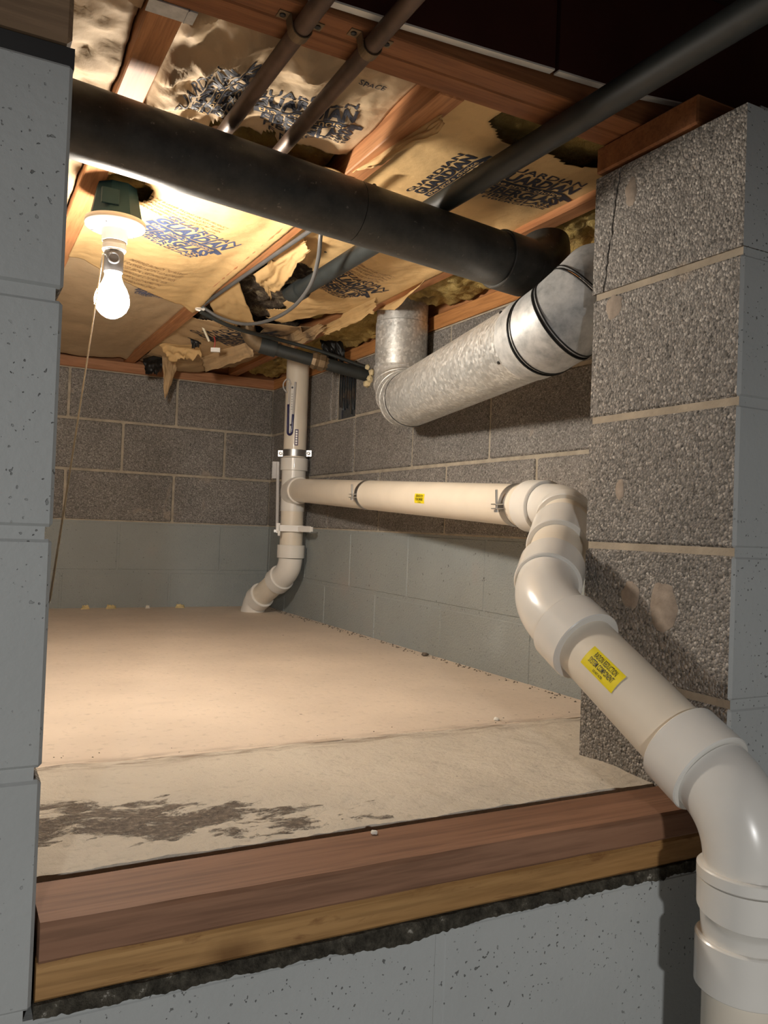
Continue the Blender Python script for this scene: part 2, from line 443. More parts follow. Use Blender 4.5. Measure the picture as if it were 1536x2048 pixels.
# back wall
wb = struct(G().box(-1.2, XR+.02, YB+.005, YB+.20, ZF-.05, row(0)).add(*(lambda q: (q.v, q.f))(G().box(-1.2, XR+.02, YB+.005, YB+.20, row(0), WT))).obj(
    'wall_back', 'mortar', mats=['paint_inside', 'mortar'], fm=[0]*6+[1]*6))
SPB = .4285
for r_i in range(-2, 3):
    z0, z1 = row(r_i)+MJ/2, row(r_i+1)-MJ/2
    if r_i == -2: z0 = ZF-.02
    off = .405 if r_i % 2 == 0 else .405+SPB/2
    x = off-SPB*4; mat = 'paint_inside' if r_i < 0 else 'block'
    mj = MJ if r_i >= 0 else .004
    while x < XR-.01:
        xa, xb = max(x+mj/2, -1.19), min(x+SPB-mj/2, XR+.01)
        if xb-xa > .02: block_piece(wb, xa, xb, YB-(0 if r_i >= 0 else -.003), YB+.1, z0, z1, [mat])
        x += SPB
# right wall
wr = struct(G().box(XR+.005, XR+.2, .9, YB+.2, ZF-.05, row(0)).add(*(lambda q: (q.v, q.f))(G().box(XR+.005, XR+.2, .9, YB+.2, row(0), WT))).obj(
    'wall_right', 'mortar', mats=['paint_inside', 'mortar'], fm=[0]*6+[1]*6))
SPR = .412
for r_i in range(-2, 3):
    z0, z1 = row(r_i)+MJ/2, row(r_i+1)-MJ/2
    if r_i == -2: z0 = ZF-.02
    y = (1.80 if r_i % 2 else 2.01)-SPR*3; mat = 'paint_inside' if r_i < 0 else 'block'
    mj = MJ if r_i >= 0 else .004
    while y < YB:
        ya, yb = y+mj/2, min(y+SPR-mj/2, YB+.004)
        y += SPR
        if yb < 1.0: continue
        spans = [(ya, yb)]
        if r_i == 2 and ya < 2.72 < yb: spans = [(ya, 2.625), (2.785, yb)]     # broken-out hole behind the drain
        for a, b in spans:
            if b-a > .02: block_piece(wr, XR-(0 if r_i >= 0 else -.003), XR+.1, a, b, z0, z1, [mat])
# hidden left side of the crawl space
wl = struct(G().box(-1.3, -1.2, .75, 3.7, ZF-.05, JT).obj('wall_left', 'block'))
# the basement wall with its opening: core plus full-thickness blocks
wf = struct(G().box(-4, XL-.006, YF+.0025, YI-.006, ZB, row(2)-.01).obj('wall_front_left', 'paint'))
core = G().box(XV+.0035, 5, YF+.0025, YI-.006, ZB, row(2)+MJ/2)
core.add(*(lambda q: (q.v, q.f))(G().box(XV+.03, 5, YF+.0025, YI-.006, row(2)+MJ/2, WT)))
fmr = []
wfr = struct(obj('wall_front_right', core.v, core.f, None, mats=['mortar_tan', 'paint'], fm=[0, 0, 1, 0, 0, 0]*2))
wlow = struct(G().box(XL-.006, XV+.0035, YF+.0012, YI, ZB, -.4245).obj('wall_front_sill', 'paint'))
BL = .4064
def frow(r_i):
    return row(r_i)+MJ/2, row(r_i+1)-MJ/2
for r_i in range(-3, 2):        # left of the opening
    z0, z1 = frow(r_i); x = XL; L = BL if r_i % 2 else BL/2
    while x > -1.2:
        block_piece(wf, x-L+MJ/2, x, YF, YI, z0, z1, ['block', 'paint'], (0, -1, 0), .003); x -= L+MJ/2; L = BL
for r_i in range(-3, 3):        # right of the opening
    z0, z1 = frow(r_i); x = XV; L = BL if r_i % 2 else BL/2
    first = True
    while x < 2.0:
        if r_i == 2 and first:
            # the top unit is split by a crack
            nz = 26
            cr = [(.985+.030*(1-i/nz)+.004*noise.noise(Vector((i*.45, 3, 0)))+.002*noise.noise(Vector((i*1.3, 7, 0))), z0+(z1-z0)*i/nz) for i in range(nz+1)]
            for sg in (-1, 1):
                wd = [(.0019+.0014*noise.noise(Vector((i*.6, 11, 0))))*sg for i in range(nz+1)]
                prof = [(y_+w_, z_) for (y_, z_), w_ in zip(cr, wd)]; far = YF if sg < 0 else YI
                ring_ = prof+[(far, z1), (far, z0)]; n_ = len(ring_); v = [(xx, y_, z_) for xx in (x, x+L-MJ/2) for y_, z_ in ring_]
                f = [tuple(range(n_)), tuple(range(n_, 2*n_))]+[(i, (i+1) % n_, n_+(i+1) % n_, n_+i) for i in range(n_)]
                o = obj('block', v, f, None, wfr, mats=['block_reveal', 'paint'])
                for p_ in o.data.polygons:
                    if p_.normal.y < -.9 and p_.area > .02 and sg < 0: p_.material_index = 1
        else: block_piece(wfr, x, x+L-MJ/2, YF, YI, z0, z1, ['block_reveal', 'paint'], (0, -1, 0))
        x += L+MJ/2; L = BL; first = False
def smear(u, v_, ry, rz, seed):
    p = P(u, v_, x=XV); n = 26; v = [Vector((XV-.0016, p.y, p.z))]; f = []
    for k, (q, dx) in enumerate(((.8, .0014), (1.0, .0002))):
        for i in range(n):
            th = 2*math.pi*i/n; w = q*(1+.28*noise.noise(Vector((math.cos(th)*1.6, math.sin(th)*1.6, seed)))+.1*noise.noise(Vector((th*4, seed, 1))))
            v.append(Vector((XV-dx, p.y+ry*w*math.cos(th), p.z+rz*w*math.sin(th))))
    for i in range(n):
        j = (i+1) % n; f += [(0, 1+i, 1+j), (1+i, 1+n+i, 1+n+j, 1+j)]
    obj('mortar_smear', v, f, 'smear', wfr, smooth=True, sharp=180)
for q in ((1326, 1215, .026, .036, 1), (1262, 385, .012, .022, 2), (1228, 612, .018, .018, 3), (1262, 1190, .018, .022, 4), (1240, 980, .010, .016, 5)): smear(*q)
for r_i in range(-5, -2):       # below the sill
    z0, z1 = frow(r_i); z1 = min(z1, -.424)
    x = XL-.0 if r_i % 2 else XL-BL/2
    while x < XV:
        xa, xb = max(x, XL), min(x+BL-MJ/2, XV-.004)
        if xb-xa > .03: block_piece(wlow, xa+.003, xb, YF, YI, z0, z1, ['block', 'paint'], (0, -1, 0), .003)
        x += BL
# ragged grout bed under the sill boards
v, f = [], []
nx = 420
for i in range(nx+1):
    x = XL+.002+(XV-XL-.004)*i/nx
    lo = -.4255-.0035*noise.noise(Vector((x*13, 1, 0)))-.002*noise.noise(Vector((x*60, 1, 0)))-.0022*noise.noise(Vector((x*170, 4, 0)))-.007*math.exp(-((x-.43)/.07)**2)
    for j in range(6):
        t = j/5; z = lo+(-.4138-lo)*t
        v.append((x, YF-.0018+.004*t+.004*noise.noise(Vector((x*60, z*60, 3))), z))
    v.append((x, YF+.05, -.4138)); v.append((x, YF+.05, lo))
for i in range(nx):
    for j in range(8):
        a = i*8+j; b = i*8+(j+1) % 8; f.append((a, b, b+8, a+8))
f.append(tuple(range(8))); f.append(tuple(range(nx*8, nx*8+8)))
struct(obj('trim_1', v, f, 'mortar_dark', smooth=True))

# ------------------------------------------------------------------ timber
def board(name, x0, x1, y0, y1, z0, z1, mat, label, cat='board', bev=.003, group=None):
    g = G().box(x0, x1, y0, y1, z0, z1, bev); o = g.obj(name, mat); return tag(o, label, cat, group)
def rough_board(name, x0, x1, y0, y1, z0, z1, mat, label, wav):
    """board with slightly uneven, worn arrises, long in x"""
    g = G(); n = 60; prof = []
    b = .0035
    base = [(y0+b, z0), (y1-b, z0), (y1, z0+b), (y1, z1-b), (y1-b, z1), (y0+b, z1), (y0, z1-b), (y0, z0+b)]
    v = []; f = []
    for i in range(n+1):
        x = x0+(x1-x0)*i/n
        for j, (y, z) in enumerate(base):
            k = wav*noise.noise(Vector((x*14, j*3.1, z1*40))); v.append((x, y+k, z+wav*.6*noise.noise(Vector((x*11, j*5.3, 9)))))
    for i in range(n):
        for j in range(8):
            a = i*8+j; c = i*8+(j+1) % 8; f.append((a, c, c+8, a+8))
    f.append(tuple(range(8))); f.append(tuple(range(n*8, n*8+8)))
    return tag(obj(name, v, f, mat, smooth=True, sharp=25), label, 'board')
rough_board('sill_board', XL+.004, XV-.001, .7455, .836, -.3785, -.3445, 'cap', 'reddish brown sill board capping the opening, topmost of two', .0012)
rough_board('sill_board', XL+.003, XV-.001, .7515, .840, -.4135, -.3805, 'pine', 'yellowish pine sill board with a knot, under the reddish cap', .0007)
board('sill_plate', -1.2, XR+.10, YB+.006, YB+.15, WT+.001, JB-.001, 'plate_x', 'reddish wooden sill plate lying on the far block wall', 'beam')
board('sill_plate', XR-.001, XR+.15, 1.05, YB-.002, WT+.001, JB-.001, 'plate_y', 'orange wooden sill plate on the block wall behind the metal duct', 'beam')
board('sill_plate', XV-.003, 2.2, .83, YI-.002, WT+.001, JB-.001, 'joist_x', 'dark wooden plate lying on top of the rough block jamb', 'beam')
board('rim_joist', -1.2, XR+.1, YB+.03, YB+.07, JB, JT-.001, 'joist_x', 'wooden rim board standing over the far block wall', 'beam')
board('rim_joist', XR+.02, XR+.06, 1.06, YB-.01, JB, JT-.001, 'joist_y', 'wooden rim board standing above the right block wall', 'beam')
for nm, a, b, lab in (('header_beam', .944, .984, 'outer board of the doubled orange header over the opening'), ('header_beam', .9855, 1.0275, 'inner board of the doubled orange header, next to the insulation')):
    board(nm, -1.1, 2.2, a, b, JB, JT-.001, 'joist_x', lab, 'beam', .002)
JX = [(.197, .240, 'wooden floor joist beside the lamp box'), (.612, .655, 'wooden floor joist with the grey cable stapled along it'), (1.056, 1.096, 'wooden floor joist beside the upright metal duct')]
for a, b, lab in JX: board('floor_joist', a, b, 1.029, YB+.028, JB, JT-.001, 'joist_y', lab, 'joist', .002)
for k, y_ in enumerate((.50, .09, -.32, -.73, -1.14, -1.55, -1.96, -2.20, -2.64)):  # unseen joists added to keep the lamp off the header and upper wall
    board('basement_joist', -1.6, 2.6, y_, y_+.04, JB, JT-.001, 'joist_x', 'dark wooden basement ceiling joist lying parallel to the doubled header', 'joist', .002, 'basement ceiling joists')
# old beam bearing on the left jamb
board('support_beam', -1.1, XL-.002, YF-.004, .938, .403, JT-.001, 'old_beam', 'dark brown timber beam resting on the left painted jamb', 'beam', .004)
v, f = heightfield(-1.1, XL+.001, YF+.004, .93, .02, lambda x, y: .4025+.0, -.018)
struct(obj('trim_2', v, f, 'seal_black'))  # shade of the gap under the beam, built as a black strip

# ------------------------------------------------------------------ text helper
def text_geo(s, size, bold=0, spacing=1.0):
    c = bpy.data.curves.new('t', 'FONT'); c.body = s; c.size = size; c.offset = bold; c.space_character = spacing; c.resolution_u = 2
    o = bpy.data.objects.new('t', c); COL.objects.link(o)
    dg = bpy.context.evaluated_depsgraph_get(); me = bpy.data.meshes.new_from_object(o.evaluated_get(dg))
    bpy.data.objects.remove(o); bpy.data.curves.remove(c)
    v = [tuple(a.co) for a in me.vertices]; f = [tuple(p.vertices) for p in me.polygons]; bpy.data.meshes.remove(me)
    if v:
        w = max(a[0] for a in v)-min(a[0] for a in v); x0 = min(a[0] for a in v)
        v = [(a[0]-x0, a[1]) for a in v]
    else: w = 0
    return v, f, w
def subdiv(v, f, L):
    bm = bmesh.new(); bv = [bm.verts.new((*a[:2], 0)) for a in v]
    for q in f:
        try: bm.faces.new([bv[i] for i in q])
        except ValueError: pass
    bmesh.ops.triangulate(bm, faces=bm.faces[:])
    for _ in range(3):
        es = [e for e in bm.edges if e.calc_length() > L]
        if not es: break
        bmesh.ops.subdivide_edges(bm, edges=es, cuts=1); bmesh.ops.triangulate(bm, faces=[q for q in bm.faces if len(q.verts) > 3])
    bm.verts.index_update(); bm.verts.ensure_lookup_table()
    V = [tuple(a.co) for a in bm.verts]; Fc = [tuple(x.index for x in q.verts) for q in bm.faces]; bm.free(); return V, Fc
def print_on(parent, lines, o0, ex, ey, mat, bvh, name='printed_lettering', off=.0009):
    """lines [(text, width or None, height, y offset, x offset, bold)] laid on a sagging sheet seen from below, draped onto it"""
    o0 = Vector(o0); ex = Vector(ex).normalized(); ey = Vector(ey).normalized(); g = G()
    for s, w, h, yo, xo, bold in lines:
        v, f, tw = text_geo(s, 1, bold); hh = .70
        sx = (w/tw) if w else h/hh; sy = h/hh
        v = [(a[0]*sx+xo, a[1]*sy+yo) for a in v]; v, f = subdiv(v, f, .009)
        out = []
        for a in v:
            q = o0+ex*a[0]+ey*a[1]; hit = bvh.ray_cast(Vector((q.x, q.y, .3)), Vector((0, 0, 1)))
            out.append(Vector((q.x, q.y, hit[0].z-off)) if hit[0] else None)
        f = [q for q in f if all(out[i] is not None for i in q)]
        used = sorted({i for q in f for i in q}); mp = {i: k for k, i in enumerate(used)}
        g.add([out[i] for i in used], [tuple(mp[i] for i in q) for q in f])
    if len(g.f) > 40:
        o = g.obj(name, mat, parent, clean=False); o['kind'] = 'stuff'; return o
LOGO = [('GUARDIAN', 1.0, .075, .335, -.02, .015), ('GUARDIAN', 1.0, .130, .185, .0, .045), ('FIBERGLASS', .93, .120, -.050, .10, .045), ('FIBERGLASS', .88, .06, -.125, .14, .02), ('FIBERGLASS', .80, .035, -.175, .20, .012)]
def logo(parent, a, b, z, ink, bvh, hk=1.0, light='kraft'):
    """the printed block: name, dark banner with a pale slogan and swash, product, each line echoed smaller"""
    o0 = P(*a, z=z); ex = P(*b, z=z)-o0; ex.z = 0; k = ex.length; ey = Vector((ex.y, -ex.x, 0))
    L = [(t, w*k, h*k*hk, y*k*hk, x*k, bo) for t, w, h, y, x, bo in LOGO]
    o = print_on(parent, L, o0, ex, ey, ink, bvh)
    bar = [(.02+i*.05, .085) for i in range(20)]
    e_ = ex.normalized(); n_ = ey.normalized(); v = []; f = []
    for i in range(25):
        x = .02+i*.045; top, bot = (.165, .085) if i < 21 else (.165-.06*(i-20)/4, .085-.025*(i-20)/4)
        for j in range(5):
            q = o0+e_*x*k+n_*(bot+(top-bot)*j/4)*k*hk; hit = bvh.ray_cast(Vector((q.x, q.y, .3)), Vector((0, 0, 1))); v.append(Vector((q.x, q.y, hit[0].z-.0009)) if hit[0] else None)
    for i in range(24):
        for j in range(4):
            q = (i*5+j, i*5+j+1, i*5+j+6, i*5+j+5)
            if all(v[t] is not None for t in q): f.append(q)
    used = sorted({i for q in f for i in q}); mp = {i: t for t, i in enumerate(used)}
    if f: obj('printed_banner', [v[i] for i in used], [tuple(mp[i] for i in q) for q in f], ink, parent, clean=False)
    print_on(parent, [("the pro's choice", .88*k, .055*k*hk, .105*k*hk, .06*k, .01)], o0, ex, ey, light, bvh, off=.0017)
def fine_print(n, w, h, seed, words=None):
    rs = random.Random(seed)
    wd = words or ['THE BARRIER FACING ON THIS PRODUCT', 'IS FLAMMABLE AND SHOULD NOT BE LEFT', 'EXPOSED. SPECIAL CARE SHOULD BE TAKEN', 'WHEN WORKING CLOSE TO THE FACING WITH', 'OPEN FLAME. IMPORTANT: INSTALL THIS', 'INSULATION TOWARD LIVING SPACE']
    return [(wd[i % len(wd)], w*(.93+.07*rs.random()), h, -i*h*1.75, i*.002, .0) for i in range(n)]

# ------------------------------------------------------------------ insulation
def ridged(x, y, s, seed):
    n = 0; a = 1
    for k in range(3):
        q = noise.noise(Vector((x*s+seed, y*s*.8-seed, k*7.3+seed))); n += a*(1-2*abs(q)); s *= 2.1; a *= .45
    return n/1.65
def sheet(x0, x1, y0, y1, zfn, step=.0065, keep=None, jag0=0, jag1=0, seed=0):
    nx = max(3, round((x1-x0)/step)); ylen = max((y1(x) if callable(y1) else y1)-(y0(x) if callable(y0) else y0) for x in (x0, (x0+x1)/2, x1)); ny = max(3, round(ylen/step))
    v = []; f = []
    for j in range(ny+1):
        for i in range(nx+1):
            x = x0+(x1-x0)*i/nx; a = y0(x) if callable(y0) else y0; b = y1(x) if callable(y1) else y1
            a += jag0*noise.noise(Vector((x*31, seed, 0))); b += jag1*(noise.noise(Vector((x*24, seed+9, 0)))+.5*noise.noise(Vector((x*70, seed+3, 0))))
            y = a+(b-a)*j/ny; v.append((x, y, zfn(x, y)))
    w = nx+1
    for j in range(ny):
        for i in range(nx):
            q = (j*w+i, j*w+i+1, (j+1)*w+i+1, (j+1)*w+i)
            if keep:
                cx = sum(v[k][0] for k in q)/4; cy = sum(v[k][1] for k in q)/4
                if not keep(cx, cy): continue
            f.append(q)
    used = sorted({i for q in f for i in q}); mp = {i: k for k, i in enumerate(used)}
    return [v[i] for i in used], [tuple(mp[i] for i in q) for q in f]
def wool(name, x0, x1, y0, y1, z0, z1, mat, parent, amp=.012, seed=0, step=.012, sc=22):
    def fn(x, y):
        e = min((x-x0)/.02, (x1-x)/.02, (y-y0)/.02, (y1-y)/.02, 1); e = max(e, 0)
        return z0+(1-e**.5)*.02+amp*(noise.noise(Vector((x*sc, y*sc, seed)))+.6*noise.noise(Vector((x*sc*2.3, y*sc*2.3, seed+4)))+.35*noise.noise(Vector((x*sc*5, y*sc*5, seed+8))))
    v, f = heightfield(x0, x1, y0, y1, step, fn, .01)
    # flat top
    n = len(v); top = {}
    v = [Vector(a) for a in v]
    k = len([1 for _ in range(0)])
    ringn = f[-1]
    for i in ringn: v[i].z = z1
    return obj(name, v, f, mat, parent, smooth=True, sharp=80)
def batt(label, x0, x1, y0, y1, zfn, mat, woolspec=None, keep=None, jag0=.004, jag1=.004, seed=0, step=.0065, group='paper-faced insulation between the joists'):
    t = empty('insulation_batt', ((x0+x1)/2, (y0(x0) if callable(y0) else y0)+.1, .62), label, 'insulation')
    v, f = sheet(x0, x1, y0, y1, zfn, step, keep, jag0, jag1, seed)
    p = obj('paper_facing', v, f, mat, t, smooth=True, sharp=180, clean=False)
    sd = p.modifiers.new('paper', 'SOLIDIFY'); sd.thickness = .0006; sd.offset = 1
    for k, ws in enumerate(woolspec or []): wool('fiberglass', *ws[:6], ws[6], t, seed=seed+k, **(ws[7] if len(ws) > 7 else {}))
    return t, BVHTree.FromPolygons([Vector(a) for a in v], f)
def lerp(a, b, t): return a+(b-a)*max(0, min(1, t))
def sstep(a, b, x): t = max(0, min(1, (x-a)/(b-a))); return t*t*(3-2*t)
# bay beside the lamp, behind the drain: neat sheet with lettering, stapled under both joists
def z_lamp(x, y):
    t = (x-.232)/(.625-.232); edge = min(t, 1-t)
    s = sstep(0, .12, edge)
    flat = .6385
    z = flat+s*(.012-.020*math.sin(math.pi*max(0, min(1, t))))+s*.0045*ridged(x, y, 7, 3)+.0012*noise.noise(Vector((x*40, y*40, 1)))
    z -= .012*sstep(2.2, 2.42, y)*sstep(.4, .63, x)
    return min(z, flat) if s < .02 else z
def hole_lamp(x, y):
    d = math.hypot((x-.268)/.062, (y-1.655)/.060); return d > 1+.16*noise.noise(Vector((x*60, y*60, 4)))
tb, bv = batt('lamp-side insulation batt with blue lettering, kraft paper stapled under two joists', .236, .632, 1.36, lambda x: 2.16+.31*(x-.236)/.39, z_lamp, 'kraft',
    [(.245, .607, 1.37, 2.2, .668, .79, 'fiberglass')], keep=hole_lamp, seed=2)
logo(tb, (271, 446), (412, 511), .635, 'ink_blue', bv, 1.2)
o1 = P(256, 522, z=.632); e1 = P(371, 556, z=.632)-o1; e1.z = 0
print_on(tb, fine_print(6, e1.length*1.03, .019, 1), o1, e1, Vector((e1.y, -e1.x, 0)), 'ink_brown', bv)
o1 = P(305, 398, z=.632); e1 = P(468, 468, z=.632)-o1; e1.z = 0
print_on(tb, fine_print(5, .21, .0085, 4), o1, e1, Vector((e1.y, -e1.x, 0)), 'ink_brown', bv)
# bay beside the lamp, far end: second sheet, slacker
def z_lampfar(x, y):
    t = (x-.236)/(.62-.236); s = sstep(0, .1, min(t, 1-t))
    return .639+s*(.008-.018*math.sin(math.pi*max(0, min(1, t))))+s*.006*ridged(x, y*.35, 8, 11)-.010*sstep(3.25, 3.42, y)
tb2, bv2 = batt('slack kraft paper insulation batt, between the lamp and the far wall plate', .238, .614, lambda x: 2.17+.28*(x-.236)/.39, 3.44, lambda x, y: z_lampfar(x, y)+.012, 'kraft_grey',
    [(.245, .607, 2.25, 3.46, .675, .79, 'fiberglass')], seed=5, step=.009)
logo(tb2, (262, 578), (352, 602), .645, 'ink_blue', bv2, 1.0, 'kraft_grey')
# same bay in front of the drain: badly crumpled
hole_cu = lambda x, y: min(math.hypot(x-.3725, y-1.340), math.hypot(x-.4685, y-1.352)) > .019+.004*noise.noise(Vector((x*80, y*80, 2)))
def z_crumple(x, y):
    t = (x-.245)/(.61-.245); s = sstep(0, .06, min(t, 1-t))
    f = sstep(1.03, 1.10, y)
    q = max(0, ridged(x+.35*y, y*.7, 9.5, 21)); fold = -.040*q*q*sstep(.62, .42, x)+.012*ridged(x+.2*y, y, 19, 5)*sstep(.66, .50, x)+.004*ridged(x, y, 12, 9)
    return .678+.006*(1-s)+fold*(.35+.65*s)-.012*sstep(1.14, 1.26, y)
tb3, bv3 = batt('badly crumpled insulation batt with black lettering, behind the two copper pipes', .2475, .611, 1.032, 1.352, z_crumple, 'kraft_grey',
    [(.246, .608, 1.034, 1.35, .70, .79, 'fiberglass')], keep=hole_cu, seed=8, step=.0045)
logo(tb3, (500, 240), (700, 272), .665, 'ink', bv3, 1.25)
logo(tb3, (418, 225), (515, 150), .665, 'ink', bv3, 1.0)
o0 = P(716, 176, z=.672); ex = P(784, 198, z=.672)-o0; ex.z = 0
print_on(tb3, [('SPACE', .045, .011, 0, 0, .005)], o0, ex, Vector((ex.y, -ex.x, 0)), 'ink', bv3)
# left of the lamp joist
def z_left(x, y): return .655+.020*ridged(x, y, 9, 31)+.006*ridged(x, y*2, 22, 7)-.012*sstep(1.1, 1.25, y)
batt('wrinkled pale insulation batt, at the end of the dark timber beam', -.17, .194, 1.032, 3.44, z_left, 'kraft_grey', [(-.17, .194, 1.035, 3.45, .70, .79, 'fiberglass')], seed=9, step=.008)
# middle bay, in front of and behind the drain
def z_mid(x, y):
    t = (x-.66)/(1.05-.66); s = sstep(0, .08, min(t, 1-t)); b = math.sin(math.pi*max(0, min(1, t)))
    z = .655-s*.006*b+s*.006*ridged(x, y, 7, 41)*(.5+sstep(1.3, 1.5, y))+s*.004*ridged(x, y, 18, 4)*sstep(1.3, 1.5, y)
    z -= .016*sstep(1.45, 1.75, y)*sstep(.83, .95, x)*b
    z -= .016*sstep(.93, 1.06, x)*sstep(1.4, 1.6, y)
    return z
def keep_mid(x, y):
    tear = 1.93+.16*noise.noise(Vector((x*9, 2, 0)))+.05*noise.noise(Vector((x*40, 5, 0)))
    if x < .86+.03*noise.noise(Vector((y*16, 3, 0))) and y > tear: return False
    if y < 1.115+.05*noise.noise(Vector((x*9, 8, 1))) and x > .735: return False
    return True
tm, bvm = batt('torn insulation batt with black lettering, along the slim black pipe', .657, 1.062, 1.032, lambda x: 2.49-.25*sstep(.9, 1.05, x), z_mid, 'kraft',
    [(.66, 1.05, 1.033, 1.75, .685, .80, 'fiberglass'), (.66, .90, 1.80, 2.52, .668, .80, 'fiberglass_dirty', dict(amp=.02)), (.9, 1.05, 1.76, 2.5, .672, .80, 'fiberglass')], keep=keep_mid, jag1=.03, seed=12)
logo(tm, (955, 368), (1112, 408), .652, 'ink', bvm, 1.35)
logo(tm, (628, 566), (716, 598), .637, 'ink', bvm, 1.6)
o0 = P(700, 535, z=.64); ex = P(790, 560, z=.64)-o0; ex.z = 0
print_on(tm, fine_print(5, ex.length, .010, 4), o0, ex, Vector((ex.y, -ex.x, 0)), 'ink_brown', bvm)
logo(tm, (868, 398), (982, 322), .652, 'ink', bvm, .8)
# middle bay, far end: drooping sheet
def z_midfar(x, y):
    t = (x-.66)/(1.05-.66)
    return .652-.030*math.sin(math.pi*max(0, min(1, t)))*sstep(2.4, 2.7, y)+.012*ridged(x, y, 6, 61)-.02*sstep(2.9, 3.3, y)*sstep(1.0, .8, x)
def keep_far(x, y):
    if math.hypot(x-.852, y-2.612) < .046+.008*noise.noise(Vector((x*50, y*50, 6))): return False       # torn open around the riser
    return not (x < .80 and y < 2.62+.10*noise.noise(Vector((x*14, 2, 7))))
tf, bvf = batt('drooping brown insulation batt with black lettering, next to the far wall plate', .657, 1.062, 2.535, 3.40, z_midfar, 'kraft_old',
    [(.66, 1.05, 2.66, 3.45, .672, .80, 'fiberglass_dirty')], keep=keep_far, jag0=.008, jag1=.03, seed=14, step=.008)
logo(tf, (436, 690), (552, 676), .628, 'ink', bvf, 1.3, 'kraft_old')
# bay over the duct: bare yellow wool
for nm, ya, yb, lab in (('insulation_wool', 1.032, 1.50, 'bare yellow fiberglass chunk above the end of the black drain'), ('insulation_wool', 1.52, 2.04, 'bare yellow fiberglass chunk in front of the upright duct'), ('insulation_wool', 2.26, 2.75, 'bare yellow fiberglass chunk behind the upright duct'), ('insulation_wool', 2.77, 2.955, 'bare fiberglass chunk between the waste pipe hole and the upright white pipe'), ('insulation_wool', 3.08, 3.45, 'bare fiberglass chunk over the corner of the block walls')):
    o = wool(nm, 1.099, 1.276, ya, yb, .650, .80, 'fiberglass', None, amp=.016, seed=ya*7, step=.009); tag(o, lab, 'insulation')

# ------------------------------------------------------------------ loose paper
def patch(name, c, mat, label, amp=.006, n=22, seed=0, jag=.10, cat='torn paper', parent=None, sag=0, under=None, hang=None):
    """sheet between four corners (a b / d c), ragged along its far edge"""
    a, b, cc, d = map(Vector, c); nrm = (b-a).cross(d-a).normalized(); v = []; f = []
    for j in range(n+1):
        for i in range(n+1):
            s, t = i/n, j/n
            t2 = t*(1+jag*(noise.noise(Vector((s*5, seed, 1)))+.6*noise.noise(Vector((s*17, seed, 2)))))
            s2 = s+jag*.5*(s-.5)*noise.noise(Vector((t*6, seed, 4)))
            p = (a*(1-s2)+b*s2)*(1-t2)+(d*(1-s2)+cc*s2)*t2
            w = noise.noise(Vector((s*3.1, t*3.1, seed)))+.5*noise.noise(Vector((s*7, t*7, seed+2)))
            v.append(p+nrm*amp*w*min(1, t*3)+Vector((0, 0, -sag*math.sin(math.pi*s)*t)))
    if hang:                     # the top edge is still fast to the sheet or to the joist it was stapled under
        for i in range(n+1):
            p = v[i]; hit = hang.ray_cast(Vector((p.x, p.y, .3)), Vector((0, 0, 1)))[0]
            z = JB if any(a_ <= p.x <= b_ for a_, b_, _ in JX) else hit.z if hit else None
            if hit and z is not None: z = min(z, hit.z)
            if z is None: continue
            dz = z+.0003-p.z
            if abs(dz) < .045:
                for j in range(n+1): v[j*(n+1)+i].z += dz*(1-j/n)
    if under:
        for p in v:
            hit = under.ray_cast(Vector((p.x, p.y, .3)), Vector((0, 0, 1)))[0]; p.z = min(p.z, hit.z-.0005 if hit else .664)
    for j in range(n):
        for i in range(n): q = j*(n+1)+i; f.append((q, q+1, q+n+2, q+n+1))
    o = obj(name, v, f, mat, parent, smooth=True, sharp=180, clean=False)
    sd = o.modifiers.new('paper', 'SOLIDIFY'); sd.thickness = .0008
    if parent is None: tag(o, label, cat)
    return o
patch('paper_flap', (P(322, 690, y=3.20), P(362, 690, y=3.22), P(348, 752, y=3.26), P(330, 800, y=3.24)), 'kraft_old', 'long pointed tongue of torn paper dangling by the far wall', .010, seed=1, jag=.12, under=bvf)
patch('paper_flap', (P(285, 718, y=3.25), P(330, 705, y=3.24), P(322, 745, y=3.2), P(292, 750, y=3.2)), 'seal_black', 'black curl of torn facing on the far wall plate', .012, seed=2, jag=.3, under=bvf)
patch('paper_flap', (P(318, 690, y=3.05), P(400, 650, y=2.95), P(402, 715, y=3.0), P(340, 722, y=3.1)), 'kraft', 'pale scrap of torn paper above the dangling tongue', .014, seed=3, jag=.2, under=bvf)
patch('paper_flap', (P(376, 655, y=2.9), P(398, 648, y=2.9), P(402, 690, y=2.92), P(384, 698, y=2.92)), 'seal_black', 'dark folded strip of facing beside the pale paper scrap', .008, seed=31, jag=.2, under=bvf)
patch('paper_flap', (P(400, 735, y=3.1), P(500, 690, y=2.75), P(508, 712, y=2.75), P(410, 745, y=3.1)), 'kraft_old', 'folded brown paper roll behind the old copper elbow', .012, seed=4, jag=.15, hang=bvf)
patch('paper_flap', (P(420, 608, z=.637), P(475, 563, z=.637), P(510, 645, z=.622), P(440, 656, z=.622)), 'kraft', 'curled pale paper flap under the moldy wool', .006, seed=5, jag=.2, hang=bvm)
patch('paper_flap', (P(506, 549, z=.641), P(602, 482, z=.641), P(622, 500, z=.630), P(542, 600, z=.622)), 'kraft', 'ripped paper flap beside the grey cable, edge curled down', .010, seed=6, jag=.25, hang=bvm)
patch('paper_flap', (P(560, 690, z=.632), P(640, 645, z=.632), P(650, 662, z=.61), P(575, 706, z=.61)), 'kraft_old', 'brown paper shred hanging off the joist above the white pipe', .008, seed=7, jag=.35, hang=bvf)
patch('paper_flap', (P(640, 655, z=.634), P(752, 600, z=.634), P(748, 628, z=.612), P(650, 672, z=.606)), 'kraft', 'pale paper shred folded over the joist beside the duct', .008, seed=8, jag=.3, hang=bvm)
